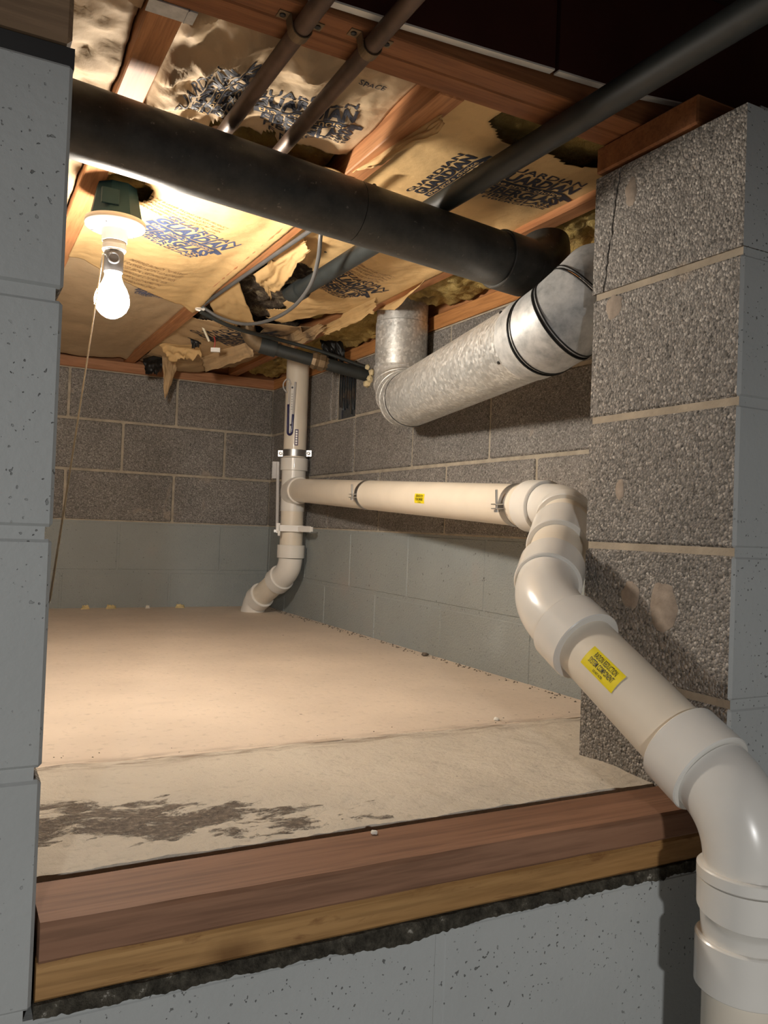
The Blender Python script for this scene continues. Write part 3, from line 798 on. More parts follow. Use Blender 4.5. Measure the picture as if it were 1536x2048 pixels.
patch('paper_flap', (P(752, 626, z=.63), P(830, 590, z=.63), P(850, 560, z=.632), P(790, 620, z=.612)), 'kraft', 'smooth paper edge lapping the duct top', .004, seed=9, jag=.08, hang=bvm)
patch('paper_flap', (P(705, 350, z=.636), P(880, 235, z=.636), P(890, 250, z=.620), P(760, 330, z=.612)), 'kraft', 'long pale paper edge curling off the joist above the drain', .010, seed=10, jag=.2, hang=bvm)
patch('paper_flap', (P(638, 668, y=2.66), P(684, 674, y=2.645), P(692, 738, y=2.640), P(652, 728, y=2.65)), 'seal_black', 'black fibrous tatter hanging behind the white upright pipe', .016, seed=12, jag=.6)

# ------------------------------------------------------------------ big black drain
PL, PR_ = Vector((-.55, 1.165, .583)), Vector((.985, 1.33, .534))
dd = (PR_-PL).normalized()
dr = empty('drain_pipe', (.2, 1.25, .50), 'thick black drain pipe crossing under the joists', 'pipe')
RB = .0525
jt = PL+dd*((P(705, 400, y=1.29)-PL).dot(dd))
G().lathe(PL, dd, [(0, RB), ((jt-PL).length-.0012, RB), ((jt-PL).length-.0012, RB-.002)], 48).obj('pipe', 'black_pipe', dr, smooth=True)
G().lathe(jt, dd, [(0, RB), ((PR_-jt).length, RB)], 48).obj('pipe', 'black_pipe', dr, smooth=True)
q = PR_+dd*.02
G().lathe(PR_-dd*.055, dd, [(0, RB), (0, RB+.0035), (.0015, RB+.005), (.075, RB+.005), (.077, RB+.003), (.077, RB)], 48).obj('coupling', 'black_pipe', dr, smooth=True)
G().sweep(bez(q, dd, q+dd*.075+Vector((0, .03, .075)), Vector((0, .35, 1)), 12), RB+.001, 40).obj('elbow', 'black_pipe', dr, smooth=True)
# slim black vent pipe along the middle bay
tp = [P(1640, -35, z=.618), P(1200, 213, z=.618), P(900, 393, z=.618), P(700, 522, z=.618), P(612, 578, z=.626)]
vx = sum(p.x for p in tp[1:4])/3
va, vb = Vector((vx, .30, .6138)), Vector((vx-.01, 2.02, .6150))
ve = empty('vent_pipe', (vx, 1.1, .60), 'slim black plastic pipe passing over the thick drain', 'pipe')
G().sweep([va, vb], .0205, 32).obj('pipe', 'vent_black', ve, smooth=True)
d2 = (vb-va).normalized()
G().lathe(vb-d2*.02, d2, [(0, .0205), (0, .026), (.05, .026), (.05, .0205)], 32).obj('coupling', 'vent_black', ve, smooth=True)
G().sweep(bez(vb+d2*.028, d2, vb+d2*.075+Vector((0, 0, .022)), (0, .5, 1), 8), .0205, 24).obj('elbow', 'vent_black', ve, smooth=True)
# copper pipes with straps
for k, ((u0, v0), (u1, v1), lab) in enumerate((((600, 60), (450, 262), 'tarnished copper pipe nearest the lamp joist, strapped under the header'), ((740, 95), (560, 302), 'tarnished copper pipe beside the black lettering SPACE, strapped under the header'))):
    a, b = P(u0, v0, z=.627), P(u1, v1, z=.627); d = (b-a).normalized(); d.z = 0
    t = empty('copper_pipe', (a.x, a.y, .615), lab, 'pipe')
    s = a-d*.62; e = b+d*.03
    G().sweep([s]+bez(e-d*.03, d, e+d*.015+Vector((0, 0, .02)), (0, 0, 1), 8), .0118, 24).obj('pipe', 'copper_old', t, smooth=True)
    c = P(u0, v0, z=.627); w = d.cross(Vector((0, 0, 1))).normalized()
    arc = [c+w*.0135*math.cos(th)-Vector((0, 0, .0135))*math.sin(th) for th in [math.pi*i/12 for i in range(13)]]
    pts = [c+w*.030+Vector((0, 0, .0125)), c+w*.016+Vector((0, 0, .0125))]+arc+[c-w*.016+Vector((0, 0, .0125)), c-w*.030+Vector((0, 0, .0125))]
    g = G()
    for i in range(len(pts)-1):
        m = (pts[i]+pts[i+1])/2; ax = (pts[i+1]-pts[i])/2; nn = ax.cross(d).normalized()
        g.obox(m, ax*1.05, d*.008, nn*.0008)
    st = g.obj('strap', 'bronze_old', t)
    for sg in (-1, 1): G().lathe(c+w*.024*sg+Vector((0, 0, .0125)), (0, 0, -1), [(0, .004), (.002, .004), (.003, .002)], 12).obj('screw', 'seal_black', t, smooth=True)

# ------------------------------------------------------------------ lamp
lc = Vector((.263, 1.655, 0))
lamp = empty('pull_chain_lamp', (lc.x, lc.y, .375), 'lit bulb in a white ceiling lampholder with a pull string', 'lamp')
def zl(v): return P(230, v, y=1.655).z
zb = zl(447)                                            # lampholder plate
bx = G(); hw = .046
for (za, ra), (zb2, rb2) in (((zb+.004, .051), (min(zb+.078, JB-.0005), .038)),):
    n = 8; v = []; f = []
    for z, r in ((za, ra), (zb2, rb2)):
        for i in range(n): th = 2*math.pi*(i+.5)/n; v.append(lc+Vector((math.cos(th)*r, math.sin(th)*r, z)))
    f = [(i, (i+1) % n, n+(i+1) % n, n+i) for i in range(n)]+[tuple(range(n)), tuple(range(n, 2*n))]
    bx.add(v, f)
jb = bx.obj('junction_box', 'teal_box', lamp)
G().box(lc.x-.034, lc.x-.002, lc.y-.0475, lc.y-.040, zb+.020, zb+.050, .001).obj('knockout_plate', 'teal_box', jb)
G().lathe((lc.x, lc.y, zb), (0, 0, -1), [(-.004, .02), (-.004, .0565), (.002, .0575), (.008, .0555), (.012, .048), (.014, .030), (.014, .026), (.036, .0235), (.0365, .0225)], 48).obj('lampholder', 'porcelain', lamp, smooth=True, sharp=50)
for th in (.6, 2.6, 4.2):
    G().obox((lc.x+.042*math.cos(th), lc.y+.042*math.sin(th), zb-.0125), Vector((math.cos(th), math.sin(th), 0))*.006, Vector((-math.sin(th), math.cos(th), 0))*.0015, (0, 0, .0012)).obj('slot', 'grey_plastic', lamp)
z = zb-.0365
G().lathe((lc.x, lc.y, z), (0, 0, -1), [(0, .0215), (.006, .0215), (.007, .0225), (.016, .0225), (.017, .0205), (.019, .0205)], 40).obj('socket_collar', 'porcelain', lamp, smooth=True)
z2 = z-.019
G().lathe((lc.x, lc.y, z2), (0, 0, -1), [(0, .0175), (.002, .0185), (.040, .0180), (.042, .0165)], 32).obj('switch_adapter', 'grey_plastic', lamp, smooth=True)
dv = Vector((-lc.x, -lc.y, 0)).normalized()
G().lathe(Vector((lc.x, lc.y, z2-.017))+dv*.0165, dv, [(0, .0115), (.003, .0115), (.004, .0095), (.003, .0085), (.003, .002)], 24).obj('switch_boss', 'grey_plastic', lamp, smooth=True)
z3 = z2-.042
bl = .088
prof = [(0, .0148), (.006, .0155), (.018, .0195), (.030, .0265), (.042, .0313), (.052, .0330), (.062, .0318), (.072, .0272), (.080, .0200), (.0855, .0110), (.0875, .004)]
G().lathe((lc.x, lc.y, z3), (0, 0, -1), prof, 28).obj('bulb', 'bulb_glow', lamp, smooth=True, sharp=80)
side = Vector((-.8, -.35, 0)).normalized()
s0 = Vector((lc.x, lc.y, z2-.010))+side*.019
G().sweep(curve([s0-side*.004, s0+side*.003, s0+side*.006+Vector((0, 0, -.006)), s0+side*.0075+Vector((0, 0, -.03))], 5), .0016, 8).obj('pull_chain', 'steel', lamp, smooth=True)
sa = s0+side*.0075+Vector((0, 0, -.028)); sb = P(99, 1205, x=XL+.0009)      # tied off on the opening's left jamb, just inside its front edge
mid = [sa.lerp(sb, t)+Vector((0, 0, -.004*math.sin(math.pi*t))) for t in (.05, .2, .4, .6, .8)]
so = G().sweep(curve([sa]+mid+[sb], 6), .0011, 6).obj('pull_string', 'cord', lamp, smooth=True)

# ------------------------------------------------------------------ galvanized duct
RD = .0785
A = Vector((1.1757, 2.150, .80)); D0 = Vector((1.1757, 2.150, .475))
du = empty('metal_duct', (1.168, 2.146, .28), 'galvanized round duct with elbows running along the block wall', 'duct')
S1 = P(838, 795, x=1.150); S2 = P(1078, 672, x=.985)
S1 = Vector((1.148, 2.035, S1.z)); 
ds = (S2-S1).normalized()
G().lathe(A, (0, 0, -1), [(0, RD-.002), (.19, RD-.002), (.192, RD-.0005), (.30, RD-.0005), (.30, RD-.002), (A.z-D0.z+.02, RD-.002)], 56).obj('upright_section', 'galvanized', du, smooth=True, sharp=20)
arc = bez(D0, (0, 0, -1), S1+ds*.01, ds, 4, .42)
for k in range(4):                                     # elbow gores
    p0, p1 = arc[k], arc[k+1]; dk = (p1-p0).normalized(); r0 = RD+.001*(k % 2)
    t0 = (arc[k+1]-arc[max(k-1, 0)]).normalized(); t1 = (arc[min(k+2, 4)]-arc[k]).normalized()
    if k == 0: t0 = Vector((0, 0, -1))
    if k == 3: t1 = ds
    g = G(); seg = 48; v = []; f = []
    a = dk.orthogonal().normalized(); b = dk.cross(a)
    rings = []
    for (pc, tn, rr, e) in ((p0, t0, r0+.0018, -.004), (p0, t0, r0+.0018, .002), (p0, t0, r0, .004), (p1, t1, r0, -.001)):
        rings.append([])
        for i in range(seg):
            th = 2*math.pi*i/seg; w = a*math.cos(th)+b*math.sin(th)
            base = pc+w*rr; t = (pc-base).dot(tn)/dk.dot(tn); rings[-1].append(len(v)); v.append(base+dk*(t+e))
    for k2 in range(3):
        for i in range(seg): j = (i+1) % seg; f.append((rings[k2][i], rings[k2][j], rings[k2+1][j], rings[k2+1][i]))
    g.add(v, f); g.obj('elbow_gore', 'galvanized', du, smooth=True, sharp=25)
Ls = (S2-S1).length
G().lathe(S1, ds, [(0, RD+.0012), (.004, RD+.0012), (.0045, RD), (Ls, RD)], 64).obj('long_section', 'galvanized', du, smooth=True, sharp=20)
G().lathe(S1+ds*.010, ds, [(0, RD+.0003), (0, RD+.0006), (.003, RD+.0006), (.003, RD+.0003)], 64).obj('seam', 'seal_black', du, smooth=True)
# adjustable elbow at the near end, turning up and away to the right
up_dir = Vector((.62, .16, .62)).normalized()
E0 = S2-ds*.03; E1 = E0+ds*.168+up_dir*.118
arc = [E0]+bez(E0+ds*.058, ds, E1, up_dir, 3, .40)
for k in range(4):
    p0, p1 = arc[k], arc[k+1]; dk = (p1-p0).normalized(); r0 = RD+.002
    t0 = (arc[k+1]-arc[max(k-1, 0)]).normalized() if k else ds; t1 = (arc[min(k+2, 4)]-arc[k]).normalized() if k < 3 else up_dir
    a = dk.orthogonal().normalized(); b = dk.cross(a); seg = 48
    def ringset(specs):
        v = []; f = []
        for n_, (pc, tn, rr, e) in enumerate(specs):
            for i in range(seg):
                th = 2*math.pi*i/seg; w = a*math.cos(th)+b*math.sin(th); base = pc+w*rr; t = (pc-base).dot(tn)/dk.dot(tn); v.append(base+dk*(t+e))
        for q_ in range(len(specs)-1):
            for i in range(seg): j = (i+1) % seg; f.append((q_*seg+i, q_*seg+j, (q_+1)*seg+j, (q_+1)*seg+i))
        return v, f
    v, f = ringset(((p0, t0, r0-.004, 0), (p0, t0, r0, 0), (p1, t1, r0, -.004), (p1, t1, r0-.004, -.004)))
    gore = obj('elbow_gore', v, f, 'galvanized_dull', du, smooth=True, sharp=25)
    if k:
        for e in (-.0045, .0035):
            v, f = ringset(((p0, t0, r0-.002, e-.0014), (p0, t0, r0+.0014, e-.0010), (p0, t0, r0+.0014, e+.0010), (p0, t0, r0-.002, e+.0014)))
            obj('sealant_bead', v, f, 'seal_black', gore, smooth=True)
w = (Vector((0, 0, 0))-S2); w = (w-ds*w.dot(ds)).normalized()
for th in (.15, -1.2):
    q = Matrix.Rotation(th, 3, ds) @ w; G().lathe(S2-ds*.045+q*(RD), q, [(0, .0035), (.002, .0035), (.003, .002)], 12).obj('screw', 'seal_black', du, smooth=True)

# ------------------------------------------------------------------ white radon pipe
RP, RH = .0445, .0535
TX, TY = 1.190, 3.015
def tz(v): return .1343+(980-v)*.001959
rn = empty('radon_pipe', (TX, 3.25, ZF), 'white plastic radon vent pipe from floor slab through the opening', 'pipe')
def hub(a, b, r=RH, mat='pvc_fitting', name='hub', lip=True):
    a, b = Vector(a), Vector(b); d = b-a; L = d.length
    return G().lathe(a, d, [(0, RP-.001), (0, r-.0015), (.0015, r), (L-.0015, r), (L, r-.0015), (L, RP-.001)], 48).obj(name, mat, rn, smooth=True)
def pipe(a, b, r=RP, mat='pvc_pipe'):
    return G().sweep([a, b], r, 48).obj('pipe', mat, rn, smooth=True)
def bend(a, da, b, db, r=RP+.0022, n=14, k=.39):
    return G().sweep(bez(a, da, b, db, n, k), r, 44).obj('elbow', 'pvc_fitting', rn, smooth=True)
up = Vector((0, 0, 1)); T = Vector((TX, TY, 0))
pup = pipe(T+up*.70, T+up*tz(916))
hub(T+up*tz(917), T+up*tz(942)); 
tee = G().sweep([T+up*tz(942), T+up*tz(1023)], RP+.0025, 48).obj('tee_body', 'pvc_fitting', rn, smooth=True)
HZ = tz(980); H0 = Vector((TX, TY, HZ)); H1 = P(1062, 1012, x=1.053); hd = (H1-H0).normalized()
# swept branch collar of the tee
g = G(); seg = 40; v = []; f = []
a_ = Vector((0, 0, 1)); b_ = hd.cross(a_).normalized(); a_ = b_.cross(hd).normalized()
for k, (t, r, dz) in enumerate(((.0, .060, -.012), (.02, .058, -.012), (.045, .0535, -.005), (.068, .0515, 0), (.086, .0515, 0), (.088, .050, 0), (.088, .044, 0))):
    for i in range(seg):
        th = 2*math.pi*i/seg; v.append(H0+hd*t+(a_*math.sin(th)*(r+(.010 if math.sin(th) < 0 and k < 2 else 0))+b_*math.cos(th)*min(r, .0505))+up*dz*.6)
for k in range(6):
    for i in range(seg): j = (i+1) % seg; f.append((k*seg+i, k*seg+j, (k+1)*seg+j, (k+1)*seg+i))
g.add(v, f); g.obj('tee_branch', 'pvc_fitting', rn, smooth=True, sharp=50)
pipe(T+up*tz(1023), T+up*tz(1092))
hub(T+up*tz(1090), T+up*tz(1116))
FL = Vector((1.131, 3.275, ZF)); c0 = T+up*tz(1116); hv = FL-c0; hv.z = 0
c1 = c0+hv*.20+up*-.078; c2 = c0+hv*.86; c2.z = ZF+.052; fd = (c2-c1).normalized()
bend(c0, -up, c1, fd, n=10)
h1 = c1+fd*.045; hub(c1, h1); h3 = c2; h2 = c2-fd*.045; pipe(h1, h2)
hub(h2, h3)
bend(h3, fd, Vector((FL.x, FL.y, ZF-.005)), Vector((hv.x*.3, hv.y*.3, -.1)), RP+.004, n=8)
# long run along the wall
pipe(H0+hd*.08, H1-hd*.0)
# upper elbow, short offset, second elbow, long diagonal
PX = .795
Dg0, Dg1 = P(1150, 1278, x=PX), P(1358, 1485, x=PX); dg = (Dg1-Dg0).normalized()
C1 = H1+hd*.125; C2 = P(1085, 1207, x=PX); d12 = (C2-C1).normalized()
e0 = H1; e1 = H1+hd*.055; hub(e0, e1)
f0 = C1+d12*.048; bend(e1, hd, f0, d12, n=12)
hub(f0-d12*.012, f0+d12*.012)
pipe(f0, C2-d12*.09)
hub(C1+d12*.100, C1+d12*.180)
L12 = (C2-C1).length
g1 = C2-d12*.125; g2 = C2-d12*.065; hub(g1, g2)
k0 = C2+dg*.060; k1 = C2+dg*.112; bend(g2, d12, k0, dg, RP+.0035, n=14); hub(k0, k1, RH+.001)
VX, VY = PX, .612
tt = (VY-Dg0.y)/dg.y; C3 = Dg0+dg*tt
m0 = C3-dg*.115; m1 = C3-dg*.060
pdiag = pipe(k1-dg*.01, m0+dg*.01); hub(m0, m1, RH+.001)
n0 = C3+Vector((0, 0, -.062)); bend(m1, dg, n0, -up, RP+.0035, n=16)
zv = lambda v_: P(1480, v_, y=VY).z
nA, nB, nC, nD, nE = zv(1688), zv(1764), zv(1852), zv(1885), zv(1985)
N = Vector((VX, VY, 0)); n0z = n0.z
hub(N+up*(n0z+.004), N+up*nB, RH+.001)
low = N+Vector((.006, .006, 0))
G().sweep([N+up*(nB-.001), N+up*(nB-.03), N.lerp(low, .5)+up*(nC+.02), low+up*nC, low+up*nD], [RH+.0005, RH, RH-.003, RP+.004, RP+.0025], 48).obj('offset_coupling', 'pvc_fitting', rn, smooth=True)
hub(low+up*nD, low+up*nE, RH)
pipe(low+up*(nE+.01), low+up*ZB)
# stickers wrapped on the pipe
def sticker(c, axis, outd, wdt, hgt, r, lines, mat='sticker', ink='black_print'):
    """curved label: text runs along `axis`, outd points from the pipe axis to the label centre"""
    axis = Vector(axis).normalized(); outd = Vector(outd); outd = (outd-axis*outd.dot(axis)).normalized(); side_ = outd.cross(axis)   # text-up
    def pt(s, t, rr): th = t/r; return Vector(c)+axis*s+(outd*math.cos(th)+side_*math.sin(th))*rr
    v = []; f = []; n = 14
    for j in range(n+1):
        t = (j/n-.5)*hgt
        for s in (-wdt/2, wdt/2): v.append(pt(s, t, r+.0005))
    for j in range(n): f.append((2*j, 2*j+1, 2*j+3, 2*j+2))
    o = obj('sticker', v, f, mat, rn, smooth=True, sharp=180, clean=False)
    g = G()
    for s, w_, h_, yo, bold in lines:
        tv, tf_, tw = text_geo(s, 1, bold); tv = [(a[0]*w_/tw-w_/2, a[1]*h_/.70+yo) for a in tv]; tv, tf_ = subdiv(tv, tf_, .012)
        g.add([pt(a[0], a[1], r+.0009) for a in tv], tf_)
    if g.f: g.obj('sticker_lettering', ink, o, clean=False)
    return o
RAD = lambda k: [('RADON REDUCTION', .062*k, .0105*k, .0035*k, .012), ('SYSTEM COMPONENT', .068*k, .0105*k, -.0105*k, .012), ('DO NOT ALTER', .026*k, .0045*k, -.0195*k, .012)]
def axis_pt(u, v, a, b):
    """point of the axis a-b nearest to the ray of a pixel"""
    r = (CR*((u-768)/FPX)+CU*((1024-v)/FPX)+CF).normalized(); d = (b-a).normalized(); n = r.cross(d); n2 = d.cross(n)
    # closest on line: solve
    w0 = -a; A_, B_, C_ = d.dot(d), d.dot(r), r.dot(r); D_, E_ = d.dot(w0), r.dot(w0); den = A_*C_-B_*B_
    t = (C_*D_-B_*E_)/den; return a+d*t
pd = axis_pt(1232, 1366, k1, m0); toc = (-pd); toc = (toc-dg*toc.dot(dg)).normalized()
sticker(pd, dg, Matrix.Rotation(.10, 3, dg) @ toc, .066, .029, RP, [(a, w_*.72, h_*.72, y_*.66+.0015, bb) for a, w_, h_, y_, bb in RAD(1.0)]).name = 'warning_sticker'
ph = axis_pt(870, 999, H0, H1); toc = (-ph); toc = (toc-hd*toc.dot(hd)).normalized()
sticker(ph, hd, Matrix.Rotation(0, 3, hd) @ toc, .056, .024, RP, [(a, w_*.64, h_*.62, y_*.6+.001, bb) for a, w_, h_, y_, bb in RAD(1.0)]).name = 'warning_sticker'
# strap clamps
def clamp(c, axis, earu, name='pipe_clamp', bolt=True, r=RP):
    axis = Vector(axis).normalized(); earu = Vector(earu); earu = (earu-axis*earu.dot(axis)).normalized()
    cl = G().lathe(Vector(c)-axis*.011, axis, [(0, r), (0, r+.0016), (.022, r+.0016), (.022, r)], 48).obj(name, 'steel', rn, smooth=True)
    sd_ = axis.cross(earu)
    g = G()
    for s in (-1, 1): g.obox(Vector(c)+earu*(r+.009)+sd_*.0045*s, axis*.010, earu*.010, sd_*.0009)
    g.obj('clamp_ear', 'steel', cl)
    b = Vector(c)+earu*(r+.011)
    G().lathe(b+sd_*.012, -sd_, [(0, .0025), (0, .006), (.005, .006), (.005, .0028), (.046, .0028), (.0465, .002)], 16).obj('bolt', 'steel', cl, smooth=True)
    return cl
for u_ in (738, 1040):
    c = axis_pt(u_, 1000, H0, H1); toc = -c; toc = (toc-hd*toc.dot(hd)).normalized(); clamp(c, hd, Matrix.Rotation(.10, 3, hd) @ toc)
c = T+up*tz(907); 
cl = G().lathe(c-up*.013, up, [(0, RP), (0, RP+.002), (.026, RP+.002), (.026, RP)], 48).obj('pipe_clamp', 'steel', rn, smooth=True)
for sg in (-1, 1):
    e = c+CR*sg*(RP+.010); G().obox(e, CR*.011, Vector((0, 1, 0))*.0015, up*.012).obj('clamp_ear', 'steel', cl)
    G().lathe(e-CF*.002, -CF, [(0, .007), (.004, .007), (.005, .004)], 12).obj('bolt', 'steel', cl, smooth=True)

# ------------------------------------------------------------------ U-tube gauge hung on the upright pipe
toc = Vector((-TX, -TY, 0)).normalized(); rt = up.cross(toc)*-1; rt = Vector((CR.x, CR.y, 0)).normalized()
toc0, rt0 = toc, rt; ca, sa_ = math.cos(.42), math.sin(.42); toc, rt = toc0*ca-rt0*sa_, rt0*ca+toc0*sa_
fr = T+toc*(RP+.0050)
ga = empty('pressure_gauge', fr+up*tz(872), 'U-shaped blue fluid pressure gauge fixed on the upright white pipe', 'gauge')
def gp(u, v): return Vector((*(fr+rt*((u-579)*.00196)+Vector((0, 0, 0))).xy, tz(v)))
lft = [gp(573.5, 775), gp(573.5, 865)]; 
bot = [gp(573.5+9*(1-math.cos(t))/2, 866+6*math.sin(t)) for t in [math.pi*i/8 for i in range(9)]]
rgt = [gp(582.5, 865), gp(584.5, 775)]
pl = G(); c = gp(580, 820); pl.obox(c-toc*.001, rt*.0065, toc*.0008, up*.088); sp = pl.obj('scale_plate', 'white_plastic', ga)
G().sweep([gp(573.5, 768), gp(573.5, 812)], .0042, 12).obj('tube', 'clear_plastic', ga, smooth=True)
G().sweep([gp(586, 768), gp(584, 832)], .0042, 12).obj('tube', 'clear_plastic', ga, smooth=True)
G().sweep([gp(572.5, 812)]+bot+[gp(583.5, 832)], .0046, 12).obj('fluid_tube', 'fluid_blue', ga, smooth=True)
G().sweep(curve([gp(576, 772), gp(572, 763), gp(566, 762), gp(560, 770), gp(561, 780), gp(568, 788)], 6), .0028, 10).obj('hose', 'clear_plastic', ga, smooth=True)
for v_ in (779, 853):
    G().lathe(gp(580, v_), toc, [(0, .004), (.002, .004), (.003, .002)], 12).obj('screw', 'grey_plastic', sp, smooth=True)
g = G()
for k in range(7): g.obox(gp(580, 792+k*5)+toc*.0003, rt*.003, toc*.0003, up*.0006)
g.obj('scale_mark', 'black_print', sp)
toc, rt = toc0, rt0
# printed strip labels on the pipe beside it
o = sticker(T+up*tz(877), up, toc+rt*.10, .030*2.1, .014, RP, [], 'purple_print')
for k in range(6):
    G().obox(T+up*(tz(877)-.024+k*.0095)+(toc+rt*.10).normalized()*(RP+.0008), up*.0032, (toc+rt*.10).normalized()*.0003, rt*.0035).obj('print_mark', 'white_plastic', o)
o.name = 'strip_label'
o = sticker(T+up*tz(835), up, toc-rt*.85, .075, .016, RP, [], 'white_plastic'); o.name = 'strip_label'
o = sticker(T+up*tz(832), up, toc-rt*.90, .018, .012, RP+.0004, [], 'sticker'); o.name = 'strip_label'

# ------------------------------------------------------------------ gate damper on the upright pipe
gz = tz(1057)
gt = empty('damper_gate', T+up*(gz-.02), 'white plastic slide gate sticking out from the upright pipe', 'damper')
rr = Vector((CR.x, CR.y, 0)).normalized()
cc = T+up*gz
G().obox(cc+toc*.052-rr*.004, rr*.050, toc*.004, up*.012).obj('gate_frame', 'white_plastic', gt)
gd = Vector((.22, -.975, 0)); gn = Vector((.975, .22, 0))
G().obox(cc+toc*.040+gd*.060+gn*.012, gd*.060, gn*.003, up*.009).obj('gate_blade', 'white_plastic', gt)
G().obox(cc+toc*.040+gd*.085+gn*.006, gd*.030, gn*.003, up*.011).obj('handle', 'white_plastic', gt)
G().obox(cc+toc*.05-rr*.052, rr*.007, toc*.006, up*.019).obj('end_stop', 'white_plastic', gt)
G().lathe(cc+toc*.062-rr*.048-up*.012, -up, [(0, .006), (.016, .005), (.018, .003)], 14).obj('thumb_screw', 'white_plastic', gt, smooth=True)
# clear strip tube beside the pipe
cs = P(556, 925, y=TY-.004); ce = P(554, 1062, y=TY-.004)
ct = empty('clear_tube', ce, 'thin clear plastic tube with a metal end, left of the upright pipe', 'tube')
G().sweep([cs, ce], .006, 12).obj('tube', 'clear_plastic', ct, smooth=True)
G().obox((P(551, 922, y=TY+.03)+P(551, 958, y=TY+.03))/2, rr*.013, toc*.001, up*.033).obj('flag', 'clear_plastic', ct)
G().obox(ce, rr*.012, toc*.006, up*.005).obj('metal_end', 'steel', ct)

# ------------------------------------------------------------------ small black drain near the corner
BP0, BP1 = P(520, 690, y=2.62), P(738, 752, x=XR+.01)
bd = (BP1-BP0).normalized(); RW = .021
sd2 = empty('waste_pipe', BP0-up*.03, 'black waste pipe with old copper elbow, passing into the block wall', 'pipe')
G().sweep([BP0, BP1], RW, 28).obj('pipe', 'vent_black', sd2, smooth=True)
G().lathe(BP0+bd*.0, bd, [(0, RW), (0, RW+.006), (.055, RW+.006), (.055, RW)], 28).obj('coupling', 'vent_black', sd2, smooth=True)
mj_ = axis_pt(640, 722, BP0, BP1)
G().lathe(mj_-bd*.03, bd, [(0, RW), (0, RW+.006), (.012, RW+.010), (.024, RW+.006), (.028, RW+.009), (.045, RW+.009), (.047, RW+.004), (.06, RW)], 8).obj('union_nut', 'bronze_old', sd2, smooth=True, sharp=20)
G().sweep(bez(BP0+bd*.004, -bd, BP0-bd*.05+Vector((0, -.02, .055)), Vector((0, -.2, 1)), 10), RW+.004, 24).obj('elbow', 'bronze_old', sd2, smooth=True)
q0 = P(505, 640, y=2.60)
G().sweep([BP0-bd*.05+Vector((0, -.02, .05)), BP0-bd*.05+Vector((0, -.030, .135))], RW, 20).obj('riser', 'vent_black', sd2, smooth=True)
# thin black tube lying over it
t0 = P(402, 624, z=.6085)
tag(G().sweep(curve([t0, P(470, 656, y=2.44), axis_pt(560, 700, BP0, BP1)+Vector((0, -.022, .030)), mj_+bd*.007+Vector((0, -.008, RW+.0140)), axis_pt(705, 742, BP0, BP1)+Vector((0, -.006, RW+.007)), BP1+Vector((-.006, -.006, RW+.007))], 6), .0062, 10).obj('black_tube', 'vent_black', smooth=True), 'thin black tube slung over the waste pipe', 'tube')
# foam around the wall hole
def blob(name, c, r, mat, seed, parent=None, sq=(1, 1, 1)):
    bm = bmesh.new(); bmesh.ops.create_icosphere(bm, subdivisions=2, radius=1)
    v = []
    for a in bm.verts:
        k = 1+.45*noise.noise(a.co*1.7+Vector((seed, 0, 0))); v.append(Vector(c)+Vector((a.co.x*sq[0], a.co.y*sq[1], a.co.z*sq[2]))*r*k)
    f = [tuple(x.index for x in q.verts) for q in bm.faces]; bm.free()
    return obj(name, v, f, mat, parent, smooth=True, sharp=60)
fo = empty('spray_foam', P(737, 768, x=XR-.012), 'yellow spray foam squeezed out around the waste pipe hole', 'foam')
for k, (u, v_, r) in enumerate(((735, 734, .010), (743, 745, .012), (740, 758, .013), (734, 768, .015))): blob('foam_bead', P(u, v_, x=XR-.006), r, 'foam', k*3.3, fo, (.8, 1, 1))
# ribbed plastic in the hole of the block wall
rp = empty('plastic_panel', Vector((XR+.004, 2.70, row(2))), 'shiny wet ribbed plastic filling a hole in the block wall', 'panel')
G().box(XR+.004, XR+.0075, 2.632, 2.778, row(2)+.001, WT-.004).obj('sheet', 'wet_plastic', rp)
rsd = random.Random(3)
for k in range(7):
    y = 2.645+k*.019+rsd.uniform(-.003, .003); G().sweep(curve([(XR+.001, y+rsd.uniform(-.003, .003), row(2)+.01+rsd.uniform(0, .04)), (XR-.001, y, row(2)+.08), (XR, y+rsd.uniform(-.004, .004), WT-.03)], 4), [.0032]*9, 8).obj('rib', 'wet_plastic', rp, smooth=True)

# ------------------------------------------------------------------ cables
c0 = P(641, 472, z=.636)
pts = [P(645, 440, z=.655), P(641, 472, z=.62), P(636, 520, z=.585), P(620, 572, z=.565), P(585, 615, z=.560), P(540, 640, z=.565), P(490, 648, z=.575), P(440, 635, z=.60), P(402, 612, z=.632)]
pts = [Vector(p) for p in pts]
tag(G().sweep(curve(pts, 8), .0048, 12).obj('cable', 'grey_cable', smooth=True), 'grey cable hanging in a slack loop below the torn paper', 'cable')
a, b = P(625, 458, z=.634), P(402, 612, z=.634)
tag(G().sweep(curve([a+(a-b)*.35, a, a.lerp(b, .5)+Vector((0, 0, .001)), b], 5), .0052, 12).obj('cable', 'grey_cable', smooth=True), 'grey cable running straight along the edge of a joist', 'cable')
rg = empty('cable_staple', P(400, 622, z=.62), 'white looped staple where the two grey cables meet', 'staple')
rc = P(400, 618, z=.622)
G().sweep([rc+CR*.012*math.cos(t)+Vector((0, 0, .006*math.sin(t)))+Vector((0, .008*math.sin(t), 0)) for t in [2*math.pi*i/16 for i in range(17)]], .003, 8, caps=False).obj('loop', 'white_plastic', rg, smooth=True)
cn = empty('wire_connector', P(430, 700, y=2.78), 'small white wire connector with a red lead, among torn paper', 'connector')
G().obox(P(431, 700, y=2.78), rr*.016, toc*.006, up*.007).obj('body', 'white_plastic', cn)
G().sweep(curve([P(428, 698, y=2.78), P(430, 680, y=2.77), P(424, 664, y=2.76)], 5), .0022, 8).obj('lead', 'red_wire', cn, smooth=True)
